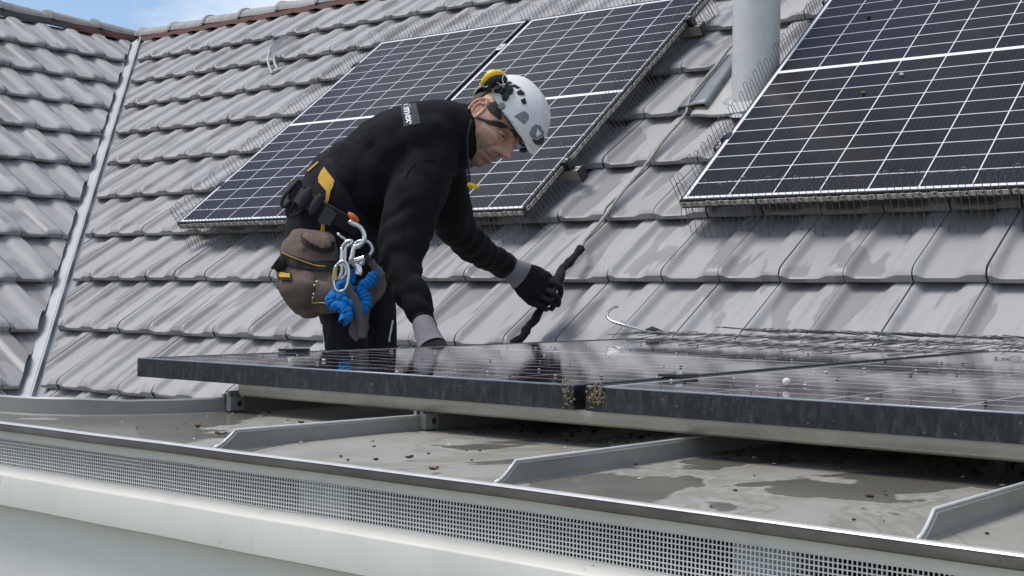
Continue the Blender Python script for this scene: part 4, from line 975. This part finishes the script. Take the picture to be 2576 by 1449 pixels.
for pts, d, r0, sd_, dd in (([(1035, 675), (1000, 735), (955, 790), (900, 835), (872, 870), (905, 925), (928, 985), (900, 1045), (845, 1052), (790, 1030), (740, 1005), (690, 990), (640, 965), (600, 955), (590, 985), (640, 1030), (695, 1050), (735, 1085), (735, 1140), (705, 1165)], 3.52, .0150, 1.0, -.0035), ([(765, 690), (778, 760), (735, 800), (690, 830), (650, 880), (615, 930), (600, 965)], 3.505, .0140, 2.0, 0), ([(790, 830), (740, 900), (700, 960), (720, 1010)], 3.50, .0125, 3.0, 0)):
    P = Z2(pts, d, 10, dd); n = len(P); rnd = random.Random(int(sd_ * 10)); ph_ = 0; rs = []
    for i in range(n):
        ph_ += rnd.uniform(.75, 1.5); rs.append(r0 * (.84 + .30 * abs(math.sin(ph_ * .5)) + .10 * noise.noise(V((i * .2, sd_, 0)))) * (.75 if i < 12 and sd_ < 2 else 1))
    P = [q + (CR * noise.noise(V((i * .42, sd_, 4))) + CU * noise.noise(V((i * .42, 4, sd_)))) * .0032 for i, q in enumerate(P)]
    mb.tube(P, rs, 14)
mb.build('elastic_webbing', MT['blue'], ly, 50)
mb = MB(); mb.tube(Z2([(735, 805), (765, 880), (820, 960), (845, 1050), (865, 1150), (880, 1260), (878, 1330)], 3.475), [.010] * 25, 8, flat=.22, up=CR); mb.tube(Z2([(835, 1100), (815, 1180), (795, 1260), (810, 1300), (850, 1340)], 3.485), [.010] * 17, 8, flat=.22, up=CR); mb.tube(Z2([(965, 590), (990, 640), (1040, 690), (1075, 740)], 3.51), [.010] * 13, 8, flat=.3, up=CU); mb.build('webbing_tails', MT['greystrap'], ly, 60)
mb = MB(); mb.tube(Z2([(905, 540), (925, 575), (950, 600)], 3.49), [.011] * 9, 8, flat=.4); mb.build('stitched_end', MT['strap'], ly, 60)

# ---- gloves
def finger(mb, pts, r):
    P = dense([at(*p) for p in pts], 5); n = len(P)
    mb.tube(P, [r * (1.04 - .22 * i / (n - 1) + .05 * math.sin(i * 1.1)) for i in range(n)], 10); mb.ellipsoid(P[-1], (CR * r * .86, CU * r * .86, TV * r * .86), 10, 8)
gm = MB(); D4 = 4.42
loft(gm, [(1286, 676, 4.41, 28, .03), (1306, 690, 4.42, 36, .030), (1332, 708, 4.44, 46, .028), (1356, 726, 4.45, 50, .026), (1376, 738, 4.455, 44, .022)], 20)
finger(gm, [(1384, 708, 4.44), (1404, 716, 4.42), (1411, 732, 4.43), (1408, 746, 4.47)], .0118)
finger(gm, [(1374, 730, 4.44), (1394, 740, 4.41), (1405, 754, 4.42), (1403, 767, 4.46)], .0120)
finger(gm, [(1360, 748, 4.44), (1378, 756, 4.41), (1391, 767, 4.42), (1388, 776, 4.46)], .0114)
finger(gm, [(1342, 762, 4.44), (1357, 768, 4.415), (1371, 774, 4.42), (1374, 779, 4.46)], .0102)
finger(gm, [(1330, 690, 4.47), (1358, 694, 4.50), (1382, 700, 4.53), (1396, 712, 4.54)], .0125)
me = remeshed(gm, .0032, 3, .5); folds(me, .0016, 60, 1.2)
gl1 = link('glove', me, MT['glove'], person, 180)
mb = MB(); loft(mb, [(1272, 668, 4.40, 28, .033), (1284, 675, 4.405, 29, .033), (1298, 684, 4.41, 33, .034), (1312, 694, 4.42, 39, .032)], 22, 3, False); gc = mb.build('glove_cuff', MT['knit'], gl1, 180)
mb = MB(); loft(mb, [(1264, 664, 4.385, 34, .040), (1275, 671, 4.40, 33, .039), (1281, 675, 4.405, 31, .036)], 22, 3, False); mb.build('sleeve_cuff', MT['strap'], jacket, 180)
gm = MB()
loft(gm, [(1082, 860, 3.45, 34, .026), (1090, 885, 3.42, 40, .024), (1104, 905, 3.39, 42, .02)], 18)
for k, (x, y) in enumerate(((1078, 916), (1096, 924), (1114, 924), (1130, 916))): finger(gm, [(x - 4, y - 14, 3.39), (x + 6, y + 6, 3.36), (x + 16, y + 20, 3.37), (x + 18, y + 32, 3.40)], .0112)
finger(gm, [(1062, 880, 3.41), (1058, 902, 3.37), (1066, 920, 3.35)], .0122)
me = remeshed(gm, .0036, 3, .5); gl2 = link('glove', me, MT['glove'], person, 180)
mb = MB(); loft(mb, [(1066, 816, 3.495, 29, .035), (1072, 834, 3.475, 30, .034), (1080, 856, 3.455, 34, .033), (1087, 874, 3.435, 38, .030)], 22, 3, False); mb.build('glove_cuff', MT['knit'], gl2, 180)

# ---- helmet
def rimu(q):                                          # q = 0 front, pi back
    c = math.cos(q); a = abs(math.atan2(math.sin(q), math.cos(q)))
    pts = [(0, .012), (.5, .022), (1.0, .030), (1.45, .040), (1.75, .056), (2.1, .060), (2.5, .036), (2.8, .018), (3.2, .012)]
    for (a0, u0), (a1, u1) in zip(pts, pts[1:]):
        if a <= a1: t = sm((a - a0) / (a1 - a0)); return u0 + (u1 - u0) * t
    return .012
def shellp(q, t, inset=0.0):
    """t: 0 rim .. 1 crown"""
    u0 = rimu(q); cz, h = .030, .124 - inset; af_ = (.129 if math.cos(q) > 0 else .104) - inset; as_ = .107 - inset
    s0 = max(-.9, min(.9, (u0 - cz) / h)); p0 = math.asin(s0); p = p0 + (math.pi / 2 - p0) * t
    k = max(0, math.cos(p)) ** .86
    fl = .014 * (1 - t) ** 6 * max(0, math.cos(q)) ** 2 + .010 * (1 - t) ** 5 * max(0, -math.cos(q)) ** 3
    rib = .0022 * math.exp(-((abs(math.sin(q)) * k - .30) / .07) ** 2) * sm(t * 3)
    return HP(as_ * k * math.sin(q), .018 + (af_ * k + fl) * math.cos(q), cz + h * math.sin(p) + rib)
hm = tag(empty('safety_helmet', HP(0, 0, .1)), 'white climbing-style safety helmet worn by the worker, with a yellow ear muff flipped up', 'helmet')
NQ = 72; TS = [0, .015, .04, .08, .14, .22, .32, .44, .56, .68, .80, .90, .97, 1.0]
mb = MB(); mb.grid([[shellp(2 * math.pi * k / NQ, t) for k in range(NQ)] for t in TS], closed=True)
shell = mb.build('shell', MT['shell'], hm, 180); sm_ = shell.modifiers.new('thickness', 'SOLIDIFY'); sm_.thickness = .006; sm_.offset = -1
shell.modifiers.new('smooth', 'SUBSURF').render_levels = 1
for p_ in shell.data.polygons: p_.flip()
mb = MB(); mb.grid([[shellp(2 * math.pi * k / NQ, t, .009) + Hu * (.002 - .004 * (i == 0)) for k in range(NQ)] for i, t in enumerate((0, .03, .08, .3, .6, .9, 1))], closed=True); mb.build('liner', MT['black'], hm, 180)
HT = bvh(shell)
def C5(pts): return [((1640 + .3313 * x) * .638889, (240 + .3313 * y) * .638889) for x, y in pts]
decal('visor_shield', C5([(1010, 600), (1100, 582), (1220, 574), (1340, 580), (1450, 600), (1540, 640), (1562, 720), (1560, 820), (1530, 930), (1470, 1030), (1400, 1070), (1352, 1000), (1265, 915), (1145, 805), (1068, 715), (1035, 650)]), HT, 'vfilm', hm, .0018, 4)
HK = 1.35
for pl in ([(1055, 270), (1100, 250), (1130, 262), (1090, 280)], [(1140, 300), (1165, 285), (1225, 318), (1195, 325)], [(1200, 375), (1240, 352), (1275, 385), (1270, 405), (1215, 400)], [(1245, 470), (1285, 452), (1300, 500), (1270, 512)]):
    cxm, cym = sum(q[0] for q in pl) / len(pl), sum(q[1] for q in pl) / len(pl); decal('vent_opening', C5([(cxm + (x - cxm) * HK, cym + (y - cym) * HK) for x, y in pl]), HT, 'cavity', hm, .0016, 4)
decal('side_clip', C5([(1160, 655), (1230, 612), (1290, 598), (1328, 640), (1330, 690), (1282, 755)]), HT, 'visor', hm, .0032, 4, .002)
decal('lamp_clip', C5([(1338, 860), (1365, 790), (1410, 752), (1460, 765), (1508, 850), (1500, 880), (1410, 930), (1360, 905)]), HT, 'visor', hm, .0032, 4, .002)
decal('clip_window', C5([(1405, 860), (1425, 800), (1470, 860), (1420, 900)]), HT, 'shell', hm, .0045, 4)
decal('clip_base', C5([(1365, 925), (1425, 938), (1505, 890), (1500, 950), (1440, 1000), (1400, 985)]), HT, 'black', hm, .0040, 4, .002)
def hpt(x, y, o): return onto(C5([(x, y)]), HT, o)[0]
c_ = hpt(1010, 537, .003); d_n = (c_ - HP(0, .02, .03)).normalized(); mb = MB(); a_ = d_n.cross(Hu).normalized(); b_2 = a_.cross(d_n); mb.ellipsoid(c_, (a_ * .0105, b_2 * .0105, d_n * .004), 16, 8); mb.build('pivot_knob', MT['visor'], hm, 180)
mb = MB(); c_ = hpt(1065, 350, .007); mb.ellipsoid(c_, (CR * .021 + CU * .004, CU * .016 - CR * .004, TV * .010), 16, 10); mb.tube([hpt(930, 362, .004), hpt(990, 352, .007), hpt(1060, 350, .008)], [.005, .008, .010], 8); mb.tube([hpt(1045, 470, .004), hpt(1055, 430, .006), hpt(1065, 360, .008)], [.006, .010, .012], 8); mb.tube([hpt(1130, 300, .004), hpt(1065, 360, .006)], [.006, .010], 8); mb.build('muff_mount', MT['black'], hm, 180)
# ear muff flipped up on the near side
em_c = at(*C5([(905, 205)])[0], 3.735); la = (CR * .90 + CU * .42).normalized(); ta_ = (CU * .90 - CR * .42).normalized(); wa = la.cross(ta_)
def muff(ls, prof):
    m = MB(); rows = []
    for t, k in prof: rows.append([em_c + ta_ * t + la * (.0375 * k * math.cos(q)) + wa * (.028 * k * math.sin(q)) - ta_ * (.010 * (math.cos(q)) ** 2) for q in [2 * math.pi * i / 28 for i in range(28)]])
    m.grid(rows, closed=True); return m
m = muff(0, ((.000, .96), (.006, 1.02), (.012, .99), (.018, .84), (.0225, .55), (.0235, .02))); cp = m.build('ear_cup', MT['yplastic'], hm, 180)
m = muff(0, ((.001, .97), (-.006, 1.0), (-.014, .96), (-.018, .80), (-.016, .5), (-.012, .02))); m.build('ear_cushion', MT['black'], hm, 180)
mb = MB(); mb.tube(dense([at(X, Y, 3.715) for X, Y in C5([(745, 275), (790, 300), (835, 308), (870, 265), (930, 245), (985, 270), (1040, 318)])], 3), .0016, 6); mb.tube(dense([at(X, Y, 3.715) for X, Y in C5([(1060, 150), (1025, 190), (1025, 240), (1045, 300)])], 3), .0016, 6); mb.build('muff_wires', MT['steel'], hm, 180)
# harness straps on the head
decal('head_strap', C5([(835, 560), (880, 500), (930, 490), (985, 560), (1010, 690), (985, 700), (930, 655), (870, 605)]), BT, 'strap', hm, .004, 4, .003)
decal('chin_strap', C5([(680, 675), (735, 668), (800, 690), (860, 706), (960, 712), (1030, 735), (1085, 778), (1090, 796), (1000, 792), (900, 770), (840, 745), (790, 712), (735, 690), (695, 690)]), BT, 'strap', hm, .0045, 4, .003)
mb = MB(); mb.tube([at(X, Y, 3.80) for X, Y in C5([(650, 500), (620, 520), (640, 545), (690, 520), (650, 560)])], .005, 6); mb.build('nape_adjuster', MT['black'], hm, 60)
mb = MB(); mb.ellipsoid(at(*C5([(1268, 1062)])[0], 3.80), (CR * .012, CU * .008, TV * .010), 10, 6); mb.build('brow_pad', MT['black'], hm, 180)
